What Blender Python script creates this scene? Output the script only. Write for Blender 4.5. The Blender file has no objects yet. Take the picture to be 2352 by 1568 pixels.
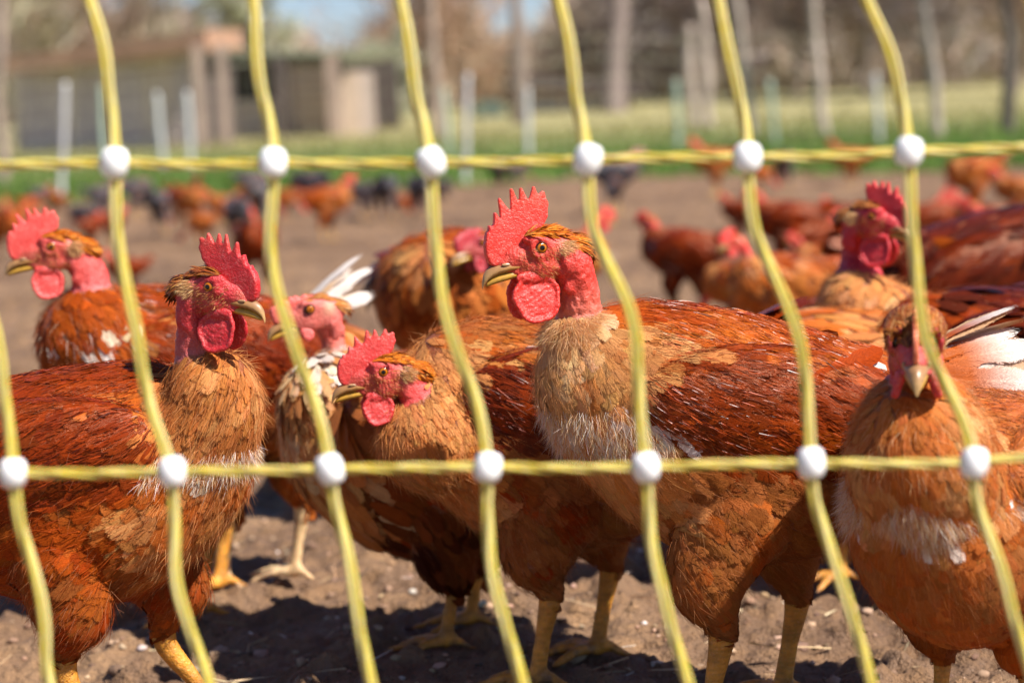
import bpy, math, random
import numpy as np
from mathutils import Vector, Matrix
from mathutils.bvhtree import BVHTree

SC = bpy.context.scene
COL = SC.collection
R = math.radians

# ------------------------------------------------------------------ camera
CAM_H = 0.47
PITCH, ROLL, LENS = 6.65, -2.5, 70.0
cam_data = bpy.data.cameras.new('camera')
cam_data.lens = LENS
cam_data.sensor_width = 36.0
cam_data.clip_start = 0.05
cam_data.clip_end = 2000.0
cam_data.dof.use_dof = True
cam_data.dof.focus_distance = 1.44
cam_data.dof.aperture_fstop = 5.2
cam_data.dof.aperture_blades = 0
cam = bpy.data.objects.new('camera', cam_data)
COL.objects.link(cam)
SC.camera = cam
_f = Vector((0, math.cos(R(PITCH)), -math.sin(R(PITCH))))
_r0 = Vector((1, 0, 0))
_u0 = Vector((0, math.sin(R(PITCH)), math.cos(R(PITCH))))
_cr, _sr = math.cos(R(ROLL)), math.sin(R(ROLL))
_r = _r0 * _cr + _u0 * _sr
_u = -_r0 * _sr + _u0 * _cr
M = Matrix.Identity(4)
for i in range(3):
    M[i][0], M[i][1], M[i][2] = _r[i], _u[i], -_f[i]
M[2][3] = CAM_H
cam.matrix_world = M

# ------------------------------------------------------------------ light
SUN_EL, SUN_FRONT = 51.0, 33.0        # elevation; degrees in front of straight right
to_sun = Vector((math.cos(R(SUN_EL)) * math.cos(R(SUN_FRONT)), -math.cos(R(SUN_EL)) * math.sin(R(SUN_FRONT)), math.sin(R(SUN_EL))))
sun_data = bpy.data.lights.new('sun', 'SUN')
sun_data.energy = 5.0
sun_data.angle = R(0.5)
sun_data.color = (1.0, 0.94, 0.86)
sun = bpy.data.objects.new('sun', sun_data)
COL.objects.link(sun)
sun.rotation_euler = to_sun.to_track_quat('Z', 'Y').to_euler()
sun.location = (3, -3, 4)
world = bpy.data.worlds.new('World')
SC.world = world
world.use_nodes = True
wn = world.node_tree.nodes
sky = wn.new('ShaderNodeTexSky')
sky.sky_type = 'NISHITA'
sky.sun_disc = False
sky.sun_elevation = R(SUN_EL)
sky.sun_rotation = math.atan2(to_sun.x, to_sun.y)
sky.dust_density = 0.1
sky.ozone_density = 3.0
sky.air_density = 1.0
wn['Background'].inputs['Strength'].default_value = 0.05
tint = wn.new('ShaderNodeMix')
tint.data_type, tint.blend_type = 'RGBA', 'MULTIPLY'
tint.inputs[0].default_value = 1.0
tint.inputs[7].default_value = (0.97, 1.0, 1.22, 1)
world.node_tree.links.new(sky.outputs[0], tint.inputs[6])
world.node_tree.links.new(tint.outputs[2], wn['Background'].inputs[0])
SC.view_settings.view_transform = 'Standard'
SC.view_settings.look = 'None'
SC.view_settings.exposure = 0.9
SC.view_settings.gamma = 1.0
SC.view_settings.use_curve_mapping = False
SC.cycles.transparent_max_bounces = 16
SC.cycles.max_bounces = 6

# ------------------------------------------------------------------ helpers
FPX = LENS / 36.0 * 2352.0            # photograph measured on a 2352 x 1568 grid
CAMP = Vector((0, 0, CAM_H))


def at(px, py, d):
    """The point of the place seen at (px, py) at distance d in front of the camera."""
    v = _f * FPX + _r * (px - 1176.0) + _u * (784.0 - py)
    return CAMP + v * (d / v.y)


def ground_at(px, py):
    v = _f * FPX + _r * (px - 1176.0) + _u * (784.0 - py)
    return CAMP + v * (-CAM_H / v.z)


def tag(o, label=None, category=None, group=None, kind=None):
    if label: o['label'] = label
    if category: o['category'] = category
    if group: o['group'] = group
    if kind: o['kind'] = kind
    return o


def empty(name, loc=(0, 0, 0), rz=0.0, s=1.0):
    o = bpy.data.objects.new(name, None)
    o.empty_display_size = 0.05
    o.location = loc
    o.rotation_euler = (0, 0, rz)
    o.scale = (s, s, s)
    COL.objects.link(o)
    return o


def mesh_np(name, verts, faces, mat=None, parent=None, smooth=True, col=None, uv=None, link=True):
    """verts (N,3); faces (M,k) int array or list of arrays of equal row width; col (N,3) vertex colours; uv (N,2)."""
    me = bpy.data.meshes.new(name)
    verts = np.asarray(verts, dtype=np.float32)
    flist = faces if isinstance(faces, list) else [faces]
    flist = [np.asarray(f, dtype=np.int32) for f in flist if len(f)]
    me.vertices.add(len(verts))
    me.vertices.foreach_set('co', verts.ravel())
    nl = sum(f.size for f in flist)
    npoly = sum(len(f) for f in flist)
    me.loops.add(nl)
    me.polygons.add(npoly)
    li = np.concatenate([f.ravel() for f in flist])
    me.loops.foreach_set('vertex_index', li)
    tot = np.concatenate([np.full(len(f), f.shape[1], dtype=np.int32) for f in flist])
    st = np.concatenate([[0], np.cumsum(tot)[:-1]]).astype(np.int32)
    me.polygons.foreach_set('loop_start', st)
    me.polygons.foreach_set('use_smooth', np.full(npoly, smooth, dtype=bool))
    me.update(calc_edges=True)
    if col is not None:
        a = me.color_attributes.new('Col', 'FLOAT_COLOR', 'POINT')
        c4 = np.ones((len(verts), 4), dtype=np.float32)
        c4[:, :3] = col
        a.data.foreach_set('color', c4.ravel())
    if uv is not None:
        l = me.uv_layers.new(name='UVMap')
        l.data.foreach_set('uv', np.asarray(uv, dtype=np.float32)[li].ravel())
    if mat: me.materials.append(mat)
    if not link: return me
    o = bpy.data.objects.new(name, me)
    COL.objects.link(o)
    if parent: o.parent = parent
    return o


def noise3(p, seed=0):
    """Cheap vectorised gradient-like value noise, p (N,3) -> (N,) in about -1..1."""
    p = np.asarray(p, dtype=np.float64)
    i = np.floor(p).astype(np.int64)
    f = p - i
    f = f * f * (3 - 2 * f)

    def h(ix, iy, iz):
        n = (ix * 374761393 + iy * 668265263 + iz * 2147483647 + seed * 144665) & 0xFFFFFFFF
        n = ((n ^ (n >> 13)) * 1274126177) & 0xFFFFFFFF
        n = n ^ (n >> 16)
        return (n & 0xFFFF) / 32767.5 - 1.0
    r = 0
    for dx in (0, 1):
        wx = f[:, 0] if dx else 1 - f[:, 0]
        for dy in (0, 1):
            wy = f[:, 1] if dy else 1 - f[:, 1]
            for dz in (0, 1):
                wz = f[:, 2] if dz else 1 - f[:, 2]
                r = r + wx * wy * wz * h(i[:, 0] + dx, i[:, 1] + dy, i[:, 2] + dz)
    return r


def fbm(p, octaves=4, seed=0, gain=0.5):
    p = np.asarray(p, dtype=np.float64)
    a, s, r = 1.0, 1.0, 0
    for k in range(octaves):
        r = r + a * noise3(p * s + 17.3 * k, seed + k)
        a *= gain
        s *= 2.03
    return r


# ------------------------------------------------------------------ materials
class NT:
    def __init__(self, name):
        self.m = bpy.data.materials.new(name)
        self.m.use_nodes = True
        self.t = self.m.node_tree
        self.b = self.t.nodes['Principled BSDF']
        self.out = self.t.nodes['Material Output']

    def n(self, kind, **kw):
        nd = self.t.nodes.new('ShaderNode' + kind)
        for k, v in kw.items():
            if k.startswith('i_'):
                nd.inputs[k[2:].replace('_', ' ')].default_value = v
            elif k.startswith('n_'):
                nd.inputs[int(k[2:])].default_value = v
            else:
                setattr(nd, k, v)
        return nd

    def l(self, a, b):
        self.t.links.new(a, b)

    def math(self, op, a, b=None, c=None, clamp=False):
        nd = self.t.nodes.new('ShaderNodeMath')
        nd.operation = op
        nd.use_clamp = clamp
        for k, v in enumerate((a, b, c)):
            if v is None: continue
            if isinstance(v, (int, float)): nd.inputs[k].default_value = v
            else: self.l(v, nd.inputs[k])
        return nd.outputs[0]

    def mix(self, fac, a, b, mode='MIX'):
        nd = self.t.nodes.new('ShaderNodeMix')
        nd.data_type = 'RGBA'
        nd.blend_type = mode
        for k, v in ((0, fac), (6, a), (7, b)):
            if isinstance(v, (int, float)): nd.inputs[k].default_value = v
            elif isinstance(v, tuple): nd.inputs[k].default_value = (*v[:3], 1)
            else: self.l(v, nd.inputs[k])
        return nd.outputs[2]

    def noise(self, scale, detail=3, rough=0.5, vec=None, out=0):
        nd = self.n('TexNoise', i_Scale=scale, i_Detail=detail, i_Roughness=rough)
        if vec is not None: self.l(vec, nd.inputs['Vector'])
        return nd.outputs[out]

    def ramp(self, fac, stops):
        nd = self.t.nodes.new('ShaderNodeValToRGB')
        e = nd.color_ramp.elements
        while len(e) < len(stops): e.new(0.5)
        for k, (p, c) in enumerate(stops):
            e[k].position = p
            e[k].color = (*c, 1) if isinstance(c, tuple) else (c, c, c, 1)
        self.l(fac, nd.inputs[0])
        return nd.outputs[0]

    def bump(self, h, strength, dist, prev=None):
        nd = self.n('Bump', i_Strength=strength, i_Distance=dist)
        self.l(h, nd.inputs['Height'])
        if prev is not None: self.l(prev, nd.inputs['Normal'])
        self.l(nd.outputs[0], self.b.inputs['Normal'])
        return nd.outputs[0]

    def obj(self):
        return self.n('TexCoord').outputs['Object']

    def set(self, **kw):
        for k, v in kw.items():
            k = k.replace('_', ' ')
            if isinstance(v, tuple): v = (*v, 1) if len(v) == 3 and 'Radius' not in k else v
            if hasattr(v, 'is_output'): self.l(v, self.b.inputs[k])
            else: self.b.inputs[k].default_value = v


def mat_plain(name, color, rough=0.7, var=0.25, scale=8.0, bump=0.0, bscale=60.0, stretch=None, metallic=0.0):
    t = NT(name)
    v = t.obj()
    if stretch:
        mp = t.n('Mapping')
        mp.inputs['Scale'].default_value = stretch
        t.l(v, mp.inputs[0])
        v = mp.outputs[0]
    n1 = t.noise(scale, 5, 0.6, v)
    lo = tuple(c * (1 - var) for c in color)
    hi = tuple(min(1, c * (1 + var)) for c in color)
    t.set(Base_Color=t.ramp(n1, [(0.3, lo), (0.7, hi)]), Roughness=rough, Metallic=metallic)
    if bump: t.bump(t.noise(bscale, 4, 0.6, v), bump, 0.01)
    return t.m


def mat_skin():
    t = NT('red bare skin')
    c = t.n('Attribute', attribute_name='Col').outputs[0]
    v = t.obj()
    vo = t.n('TexVoronoi', i_Scale=420.0)
    t.l(v, vo.inputs['Vector'])
    vo2 = t.n('TexVoronoi', i_Scale=900.0)
    t.l(v, vo2.inputs['Vector'])
    n = t.noise(160, 5, 0.65, v)
    white = t.ramp(t.math('ADD', t.noise(700, 4, 0.7, v), t.math('MULTIPLY', n, 0.35)), [(0.70, 0.0), (0.86, 1.0)])
    cc = t.mix(t.math('MULTIPLY', white, 0.18), c, (0.85, 0.45, 0.38))
    cc = t.mix(t.ramp(n, [(0.35, 0.25), (0.6, 0.0)]), cc, t.mix(1.0, cc, (0.62, 0.35, 0.35), 'MULTIPLY'))
    t.set(Base_Color=cc, Roughness=0.5, Subsurface_Weight=0.25, Subsurface_Scale=0.004)
    t.b.inputs['Subsurface Radius'].default_value = (1.0, 0.25, 0.15)
    b = t.bump(vo.outputs[0], 0.35, 0.0009)
    b = t.bump(vo2.outputs[0], 0.4, 0.0006, b)
    t.bump(n, 0.8, 0.0022, b)
    return t.m


def mat_comb():
    t = NT('comb and wattle skin')
    v = t.obj()
    vo = t.n('TexVoronoi', i_Scale=1000.0)
    t.l(v, vo.inputs['Vector'])
    n = t.noise(110, 5, 0.65, v)
    white = t.ramp(t.math('ADD', t.noise(650, 4, 0.75, v), t.math('MULTIPLY', n, 0.45)), [(0.74, 0.0), (0.9, 1.0)])
    c = t.n('Attribute', attribute_name='Col').outputs[0]
    c = t.mix(t.ramp(n, [(0.3, 0.4), (0.65, 0.0)]), c, t.mix(1.0, c, (0.7, 0.4, 0.4), 'MULTIPLY'))
    cc = t.mix(t.math('MULTIPLY', white, 0.22), c, (0.9, 0.5, 0.42))
    t.set(Base_Color=cc, Roughness=0.45, Subsurface_Weight=0.45, Subsurface_Scale=0.006)
    t.b.inputs['Subsurface Radius'].default_value = (1.0, 0.15, 0.1)
    b = t.bump(vo.outputs[0], 0.35, 0.0007)
    b = t.bump(n, 0.25, 0.003, b)
    t.bump(t.noise(420, 3, 0.6, v), 0.5, 0.0016, b)
    return t.m


def mat_beak():
    t = NT('horn')
    c = t.n('Attribute', attribute_name='Col').outputs[0]
    v = t.obj()
    n = t.noise(220, 4, 0.6, v)
    t.set(Base_Color=t.mix(t.ramp(n, [(0.45, 0.0), (0.75, 0.5)]), c, (0.14, 0.07, 0.03)), Roughness=t.ramp(n, [(0.3, 0.25), (0.8, 0.5)]))
    t.bump(n, 0.3, 0.0008)
    return t.m


def mat_eye():
    t = NT('wet eye')
    t.set(Base_Color=t.n('Attribute', attribute_name='Col').outputs[0], Roughness=0.08)
    return t.m


def mat_feather(name='feather', fray=0.55, rough=0.42, spec=0.5, barb=1.0):
    """UV: x across the vane (0..1, shaft at 0.5), y from root (0) to tip (1). The alpha frays the vane's edge."""
    t = NT(name)
    uvn = t.n('UVMap')
    sx = t.n('SeparateXYZ')
    t.l(uvn.outputs[0], sx.inputs[0])
    u = t.math('ABSOLUTE', t.math('SUBTRACT', sx.outputs[0], 0.5))          # 0 shaft .. 0.5 edge
    u2 = t.math('MULTIPLY', u, 2.0)
    vv = sx.outputs[1]
    geo = t.n('Attribute', attribute_name='Col')
    col = geo.outputs[0]
    rnd = t.noise(40, 1, 0.5, t.obj())
    # barbs run out and up from the shaft
    bc = t.math('SUBTRACT', vv, t.math('MULTIPLY', u, 0.5))
    cmb = t.n('CombineXYZ')
    t.l(t.math('MULTIPLY', bc, 26.0), cmb.inputs[0])
    t.l(t.math('MULTIPLY', u, 3.0), cmb.inputs[1])
    t.l(t.math('MULTIPLY', rnd, 30.0), cmb.inputs[2])
    bn = t.noise(1.6, 3, 0.7, cmb.outputs[0])
    col2 = t.mix(t.math('MULTIPLY', t.ramp(bn, [(0.3, 1.0), (0.62, 0.0)]), 0.5 * barb), col, t.mix(1.0, col, (0.42, 0.28, 0.2), 'MULTIPLY'))
    shaft = t.ramp(u2, [(0.03, 1.0), (0.09, 0.0)])
    col3 = t.mix(t.math('MULTIPLY', shaft, 0.22), col2, t.mix(1.0, col2, (1.8, 1.8, 1.8), 'MULTIPLY'))
    edge = t.ramp(u2, [(0.68, 0.0), (1.0, 1.0)])
    col4 = t.mix(t.math('MULTIPLY', edge, 0.30), col3, t.mix(1.0, col3, (1.5, 1.45, 1.4), 'MULTIPLY'))
    t.set(Base_Color=col4, Roughness=rough)
    t.b.inputs['Specular IOR Level'].default_value = spec
    t.b.inputs['Specular Tint'].default_value = (1.0, 0.72, 0.5, 1)
    # fray
    if fray > 0:
        ed = t.math('MAXIMUM', t.ramp(u2, [(0.45, 0.0), (1.0, 1.0)]), t.ramp(vv, [(0.72, 0.0), (1.0, 1.0)]))
        a = t.math('GREATER_THAN', t.math('ADD', bn, 0.02), t.math('ADD', t.math('MULTIPLY', ed, fray), 0.05))
        t.set(Alpha=a)
    t.bump(bn, 0.5, 0.0010)
    tr = t.n('BsdfTranslucent')
    t.l(t.mix(1.0, col4, (1.0, 0.75, 0.5), 'MULTIPLY'), tr.inputs[0])
    ms = t.n('MixShader', n_0=0.14)
    t.l(t.b.outputs[0], ms.inputs[1])
    t.l(tr.outputs[0], ms.inputs[2])
    if fray > 0:
        tp = t.n('BsdfTransparent')
        m2 = t.n('MixShader')
        t.b.inputs['Alpha'].default_value = 1.0
        for lk in list(t.t.links):
            if lk.to_socket == t.b.inputs['Alpha']: t.t.links.remove(lk)
        t.l(a, m2.inputs[0])
        t.l(tp.outputs[0], m2.inputs[1])
        t.l(ms.outputs[0], m2.inputs[2])
        t.l(m2.outputs[0], t.out.inputs[0])
    else:
        t.l(ms.outputs[0], t.out.inputs[0])
    return t.m


def mat_fluff(name='down', rough=0.6, tl=0.4, spec=0.2):
    t = NT(name)
    c = t.n('Attribute', attribute_name='Col').outputs[0]
    t.set(Base_Color=c, Roughness=rough)
    t.b.inputs['Specular IOR Level'].default_value = spec
    tr = t.n('BsdfTranslucent')
    t.l(c, tr.inputs[0])
    ms = t.n('MixShader', n_0=tl)
    t.l(t.b.outputs[0], ms.inputs[1])
    t.l(tr.outputs[0], ms.inputs[2])
    t.l(ms.outputs[0], t.out.inputs[0])
    return t.m


SKIN, COMB, BEAK, EYE = mat_skin(), mat_comb(), mat_beak(), mat_eye()
FEATHER = mat_feather(fray=0.75, rough=0.6, spec=0.12)
GLOSSY = mat_feather('glossy feather', fray=0.62, rough=0.26, spec=0.30, barb=1.1)
FLIGHT = mat_feather('flight feather', fray=0.35, rough=0.5, spec=0.08, barb=1.7)
RAGGED = mat_feather('ragged feather', fray=0.62, rough=0.5)
FLUFF = mat_fluff()
BARB = mat_fluff('glossy barbs', 0.34, 0.1, 0.35)
# ------------------------------------------------------------------ hens
def _ico(sub):
    import bmesh
    bm = bmesh.new()
    bmesh.ops.create_icosphere(bm, subdivisions=sub, radius=1.0)
    v = np.array([x.co[:] for x in bm.verts])
    f = np.array([[w.index for w in x.verts] for x in bm.faces])
    bm.free()
    return v, f


ICO2, ICO3 = _ico(2), _ico(3)
ID3 = np.eye(3)


def catmull(pts, rad, step_frac=0.3):
    pts, rad = np.asarray(pts, float), np.asarray(rad, float)
    out = []
    n = len(pts)
    for k in range(n - 1):
        p0, p1, p2, p3 = pts[max(k - 1, 0)], pts[k], pts[k + 1], pts[min(k + 2, n - 1)]
        L = np.linalg.norm(p2 - p1)
        m = max(2, int(L / (step_frac * max(min(rad[k], rad[k + 1]), 1e-4))))
        for j in range(m):
            t = j / m
            q = 0.5 * ((2 * p1) + (-p0 + p2) * t + (2 * p0 - 5 * p1 + 4 * p2 - p3) * t * t + (-p0 + 3 * p1 - 3 * p2 + p3) * t ** 3)
            out.append((q, rad[k] * (1 - t) + rad[k + 1] * t))
    out.append((pts[-1], rad[-1]))
    return out


def fuse(prims, voxel, smooth=6):
    """Union of ellipsoids (centre, radii, 3x3 frame, label) as one closed skin."""
    V, F, off = [], [], 0
    for c, r, Rm, lab in prims:
        iv, jf = ICO3 if max(r) > voxel * 6 else ICO2
        V.append((iv * np.asarray(r)) @ Rm.T + c)
        F.append(jf + off)
        off += len(iv)
    o = mesh_np('tmp', np.concatenate(V), np.concatenate(F))
    m = o.modifiers.new('r', 'REMESH')
    m.mode = 'VOXEL'
    m.voxel_size = voxel
    m.adaptivity = 0.0
    if smooth:
        s = o.modifiers.new('s', 'SMOOTH')
        s.factor = 0.6
        s.iterations = smooth
    dg = bpy.context.evaluated_depsgraph_get()
    me = o.evaluated_get(dg).to_mesh()
    nv, nf = len(me.vertices), len(me.polygons)
    v = np.empty(nv * 3, np.float32)
    me.vertices.foreach_get('co', v)
    nn = np.empty(nv * 3, np.float32)
    me.vertices.foreach_get('normal', nn)
    f = np.empty(nf * 4, np.int32)
    me.polygons.foreach_get('vertices', f)
    o.evaluated_get(dg).to_mesh_clear()
    old = o.data
    bpy.data.objects.remove(o)
    bpy.data.meshes.remove(old)
    return v.reshape(-1, 3), f.reshape(-1, 4), nn.reshape(-1, 3)


def nearest_label(v, prims):
    best = np.full(len(v), 1e9, np.float32)
    lab = np.zeros(len(v), np.int32)
    names = sorted({p[3] for p in prims})
    for c, r, Rm, l in prims:
        r = np.asarray(r)
        q = (v - np.asarray(c)) @ Rm / r
        d = (np.sqrt((q * q).sum(1)) - 1) * r.min()
        k = d < best
        best[k] = d[k]
        lab[k] = names.index(l)
    return lab, names


def norm(a):
    return a / np.maximum(np.linalg.norm(a, axis=-1, keepdims=True), 1e-9)


def feather_mesh(P, N, T, L, W, col, rng, lift=0.10, h0=0.0008, nseg=5, ncol=2, bvh=None, kcurve=2.5, camber=0.12, shape='body', curl=0.0, tipcol=None, flip=None):
    """Vectorised vanes. P,N,T (n,3); L,W (n,)."""
    n = len(P)
    S = norm(np.cross(N, T))
    v = np.linspace(0, 1, nseg + 1)
    if shape == 'body':
        wv = np.where(v < 0.5, 0.35 + 0.65 * np.sin(v / 0.5 * np.pi / 2), np.sqrt(np.clip(1 - ((v - 0.5) / 0.52) ** 2.4, 0.02, 1)))
    elif shape == 'long':
        wv = np.where(v < 0.3, 0.45 + 0.55 * (v / 0.3), np.sqrt(np.clip(1 - ((v - 0.3) / 0.71) ** 5, 0.02, 1)))
    else:
        wv = np.where(v < 0.4, 0.5 + 0.5 * (v / 0.4), np.clip(1 - ((v - 0.4) / 0.62) ** 1.6, 0.03, 1))
    u = np.linspace(-1, 1, ncol + 1)
    uu, vv = np.meshgrid(u, v)
    ww = np.repeat(wv[:, None], ncol + 1, 1)
    uu, vv, ww = uu.ravel(), vv.ravel(), ww.ravel()
    m = len(uu)
    al = vv[None, :] * L[:, None]
    ac = uu[None, :] * ww[None, :] * W[:, None] * 0.5 * (1 + 0.12 * rng.standard_normal((n, m)) * (vv[None, :] > 0.3))
    bow = rng.normal(0, 0.06, (n, 1)) * L[:, None] * vv[None, :] ** 2
    height = h0 + lift * al - camber * np.abs(uu[None, :]) ** 2 * ww[None, :] * W[:, None] * 0.5 + curl * L[:, None] * vv[None, :] ** 3
    twist = rng.normal(0, 0.05, (n, 1)) * ac
    X = P[:, None, :] + T[:, None, :] * al[..., None] + S[:, None, :] * (ac + bow)[..., None]
    if bvh is None:
        X = X + N[:, None, :] * (height + twist - kcurve * al ** 2)[..., None]
    else:
        X = X + N[:, None, :] * (-0.5 * kcurve * al ** 2)[..., None]
        flat = X.reshape(-1, 3)
        hh = (height + twist).ravel()
        out = np.empty_like(flat)
        fn = bvh.find_nearest
        Vc = Vector
        for k, q in enumerate(flat.tolist()):
            co, no, _, d = fn(Vc(q))
            out[k] = (co.x + no.x * hh[k], co.y + no.y * hh[k], co.z + no.z * hh[k])
        X = out.reshape(n, m, 3)
    uv = np.stack([np.tile((uu + 1) / 2, n), np.tile(vv, n)], 1)
    a = np.arange(nseg)[:, None] * (ncol + 1) + np.arange(ncol)[None, :]
    a = a.ravel()
    q = np.stack([a, a + 1, a + ncol + 2, a + ncol + 1], 1)
    F = (q[None] + (np.arange(n) * m)[:, None, None]).reshape(-1, 4)
    C = np.repeat(col, m, 0)
    if tipcol is not None:
        w = np.tile(np.clip((vv - 0.55) / 0.3, 0, 1), n)[:, None]
        C = C * (1 - w) + np.repeat(tipcol, m, 0) * w
    return X.reshape(-1, 3), F, C, uv


def hair_mesh(P, D, L, w, col, rng, droop=0.25, G=None):
    """Tapering ribbons of three segments."""
    n = len(P)
    side = norm(np.cross(D, rng.standard_normal((n, 3))))
    if G is None: G = norm(rng.standard_normal((n, 3)) * 0.7 + np.array([0, 0, -1.0]))
    V = []
    for t, ws in ((0, 1.0), (0.4, 0.8), (0.75, 0.5)):
        c = P + D * (L * t)[:, None] + G * (droop * L * t * t)[:, None]
        V += [c - side * (w * ws)[:, None], c + side * (w * ws)[:, None]]
    V.append(P + D * L[:, None] + G * (droop * L)[:, None])
    X = np.stack(V, 1)
    b = (np.arange(n) * 7)[:, None]
    q = np.concatenate([b + np.array([[0, 1, 3, 2]]), b + np.array([[2, 3, 5, 4]])])
    t3 = b + np.array([[4, 5, 6]])
    return X.reshape(-1, 3), [q, t3], np.repeat(col, 7, 0)


def pal(rng, n, cols, w, jitter=0.18, p=None):
    cols = np.asarray(cols, float)
    if p is not None and len(cols) == 3:
        a = fbm(p * 45.0, 3, 11) * 0.9 + rng.normal(0, 0.2, n)
        b = np.clip((a + 0.7) / 1.1, 0, 1)[:, None]
        g = np.clip((a - 0.05) / 0.9, 0, 1)[:, None]
        c = cols[2] * (1 - b) + cols[0] * b
        c = c * (1 - g) + cols[1] * g
        return np.clip(c * (1 + jitter * rng.standard_normal((n, 1))) * (1 + 0.04 * rng.standard_normal((n, 3))), 0.004, 0.9)
    k = rng.choice(len(cols), n, p=np.asarray(w) / np.sum(w))
    return np.clip(cols[k] * (1 + jitter * rng.standard_normal((n, 1))) * (1 + 0.05 * rng.standard_normal((n, 3))), 0.004, 0.9)


OR1, OR2, RD1, RD2, BUF, CRM, WHT, DRK, TAN = (0.46, 0.092, 0.008), (0.60, 0.205, 0.048), (0.34, 0.045, 0.004), (0.14, 0.015, 0.003), (0.66, 0.33, 0.12), (0.78, 0.52, 0.28), (0.82, 0.76, 0.70), (0.06, 0.010, 0.004), (0.43, 0.150, 0.040)
BR1, BR2 = (0.23, 0.036, 0.005), (0.30, 0.088, 0.019)
GRY, GR2 = (0.10, 0.10, 0.115), (0.20, 0.20, 0.22)

# outline of a single comb in the head's own millimetres (forward, up), origin at the eye
_cp = [(300, 692), (262, 665), (240, 600), (237, 520), (252, 432), (270, 425), (276, 372), (300, 392), (318, 368), (322, 283), (336, 280), (378, 350), (362, 178), (375, 170), (420, 235), (462, 288), (462, 108), (480, 104), (505, 170), (530, 243), (537, 104), (553, 102), (602, 212), (640, 98), (655, 97), (680, 168), (722, 133), (740, 150), (745, 195), (766, 232), (752, 290), (752, 335), (700, 420), (610, 480), (520, 560), (450, 640), (380, 690)]
COMB_OUT = [((655 - x) / 10.65, (565 - y) / 10.65) for x, y in _cp]


def loft(st, seg=14):
    """Stations (x, ztop, zbottom, halfwidth) in mm -> closed skin."""
    V = []
    for x, zt, zb, hw in st:
        a = np.linspace(0, 2 * np.pi, seg, endpoint=False)
        c, h = (zt + zb) / 2, (zt - zb) / 2
        V.append(np.stack([np.full(seg, x), hw * np.sin(a) * (1 - 0.25 * np.cos(a)), c + h * np.cos(a)], 1))
    n = len(st)
    V = np.concatenate(V)
    i = np.arange(seg)
    F = [np.stack([k * seg + i, k * seg + (i + 1) % seg, (k + 1) * seg + (i + 1) % seg, (k + 1) * seg + i], 1) for k in range(n - 1)]
    ends = []
    V = np.concatenate([V, [V[:seg].mean(0)], [V[-seg:].mean(0)]])
    t = np.concatenate([np.stack([(i + 1) % seg, i, np.full(seg, n * seg)], 1), np.stack([(n - 1) * seg + i, (n - 1) * seg + (i + 1) % seg, np.full(seg, n * seg + 1)], 1)])
    return V, [np.concatenate(F), t]


def polygon_comb(cs, lean, thick, voxel):
    """Comb skin in mm, fused from a thick outline."""
    import bmesh
    from mathutils.geometry import tessellate_polygon
    pts = []
    for x, z in COMB_OUT:
        bx, bz = 14.0, 2.0
        hgt = max(0.0, (z - bz))
        pts.append((bx + (x - bx) * (0.55 + 0.45 * cs[0]) - lean * hgt, bz + (z - bz) * (cs[1] if z > bz else 1.0)))
    tri = tessellate_polygon([[Vector((x, 0, z)) for x, z in pts]])
    n = len(pts)
    V = np.array([(x, -thick, z) for x, z in pts] + [(x, thick, z) for x, z in pts])
    F3 = np.array([list(t) for t in tri] + [[a + n for a in t[::-1]] for t in tri])
    F4 = np.array([[k, (k + 1) % n, (k + 1) % n + n, k + n] for k in range(n)])
    o = mesh_np('tmp', V, [F3, F4], smooth=False)
    import bmesh as _b
    bm = _b.new()
    bm.from_mesh(o.data)
    _b.ops.recalc_face_normals(bm, faces=bm.faces)
    bm.to_mesh(o.data)
    bm.free()
    m = o.modifiers.new('r', 'REMESH')
    m.mode = 'VOXEL'
    m.voxel_size = voxel
    s = o.modifiers.new('s', 'SMOOTH')
    s.factor = 0.5
    s.iterations = 5
    dg = bpy.context.evaluated_depsgraph_get()
    ev = o.evaluated_get(dg)
    me = ev.to_mesh()
    v = np.empty(len(me.vertices) * 3, np.float32)
    me.vertices.foreach_get('co', v)
    f = np.empty(len(me.polygons) * 4, np.int32)
    me.polygons.foreach_get('vertices', f)
    ev.to_mesh_clear()
    old = o.data
    bpy.data.objects.remove(o)
    bpy.data.meshes.remove(old)
    v = v.reshape(-1, 3)
    # thick at the root, thin at the points
    k = np.clip((v[:, 2] - 8) / 30.0, 0, 1)
    v[:, 1] *= (1.5 - 0.9 * k)
    v[:, 1] += 0.8 * np.sin(v[:, 0] * 0.18 + 1.0) * k
    return v, f.reshape(-1, 4)


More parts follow.
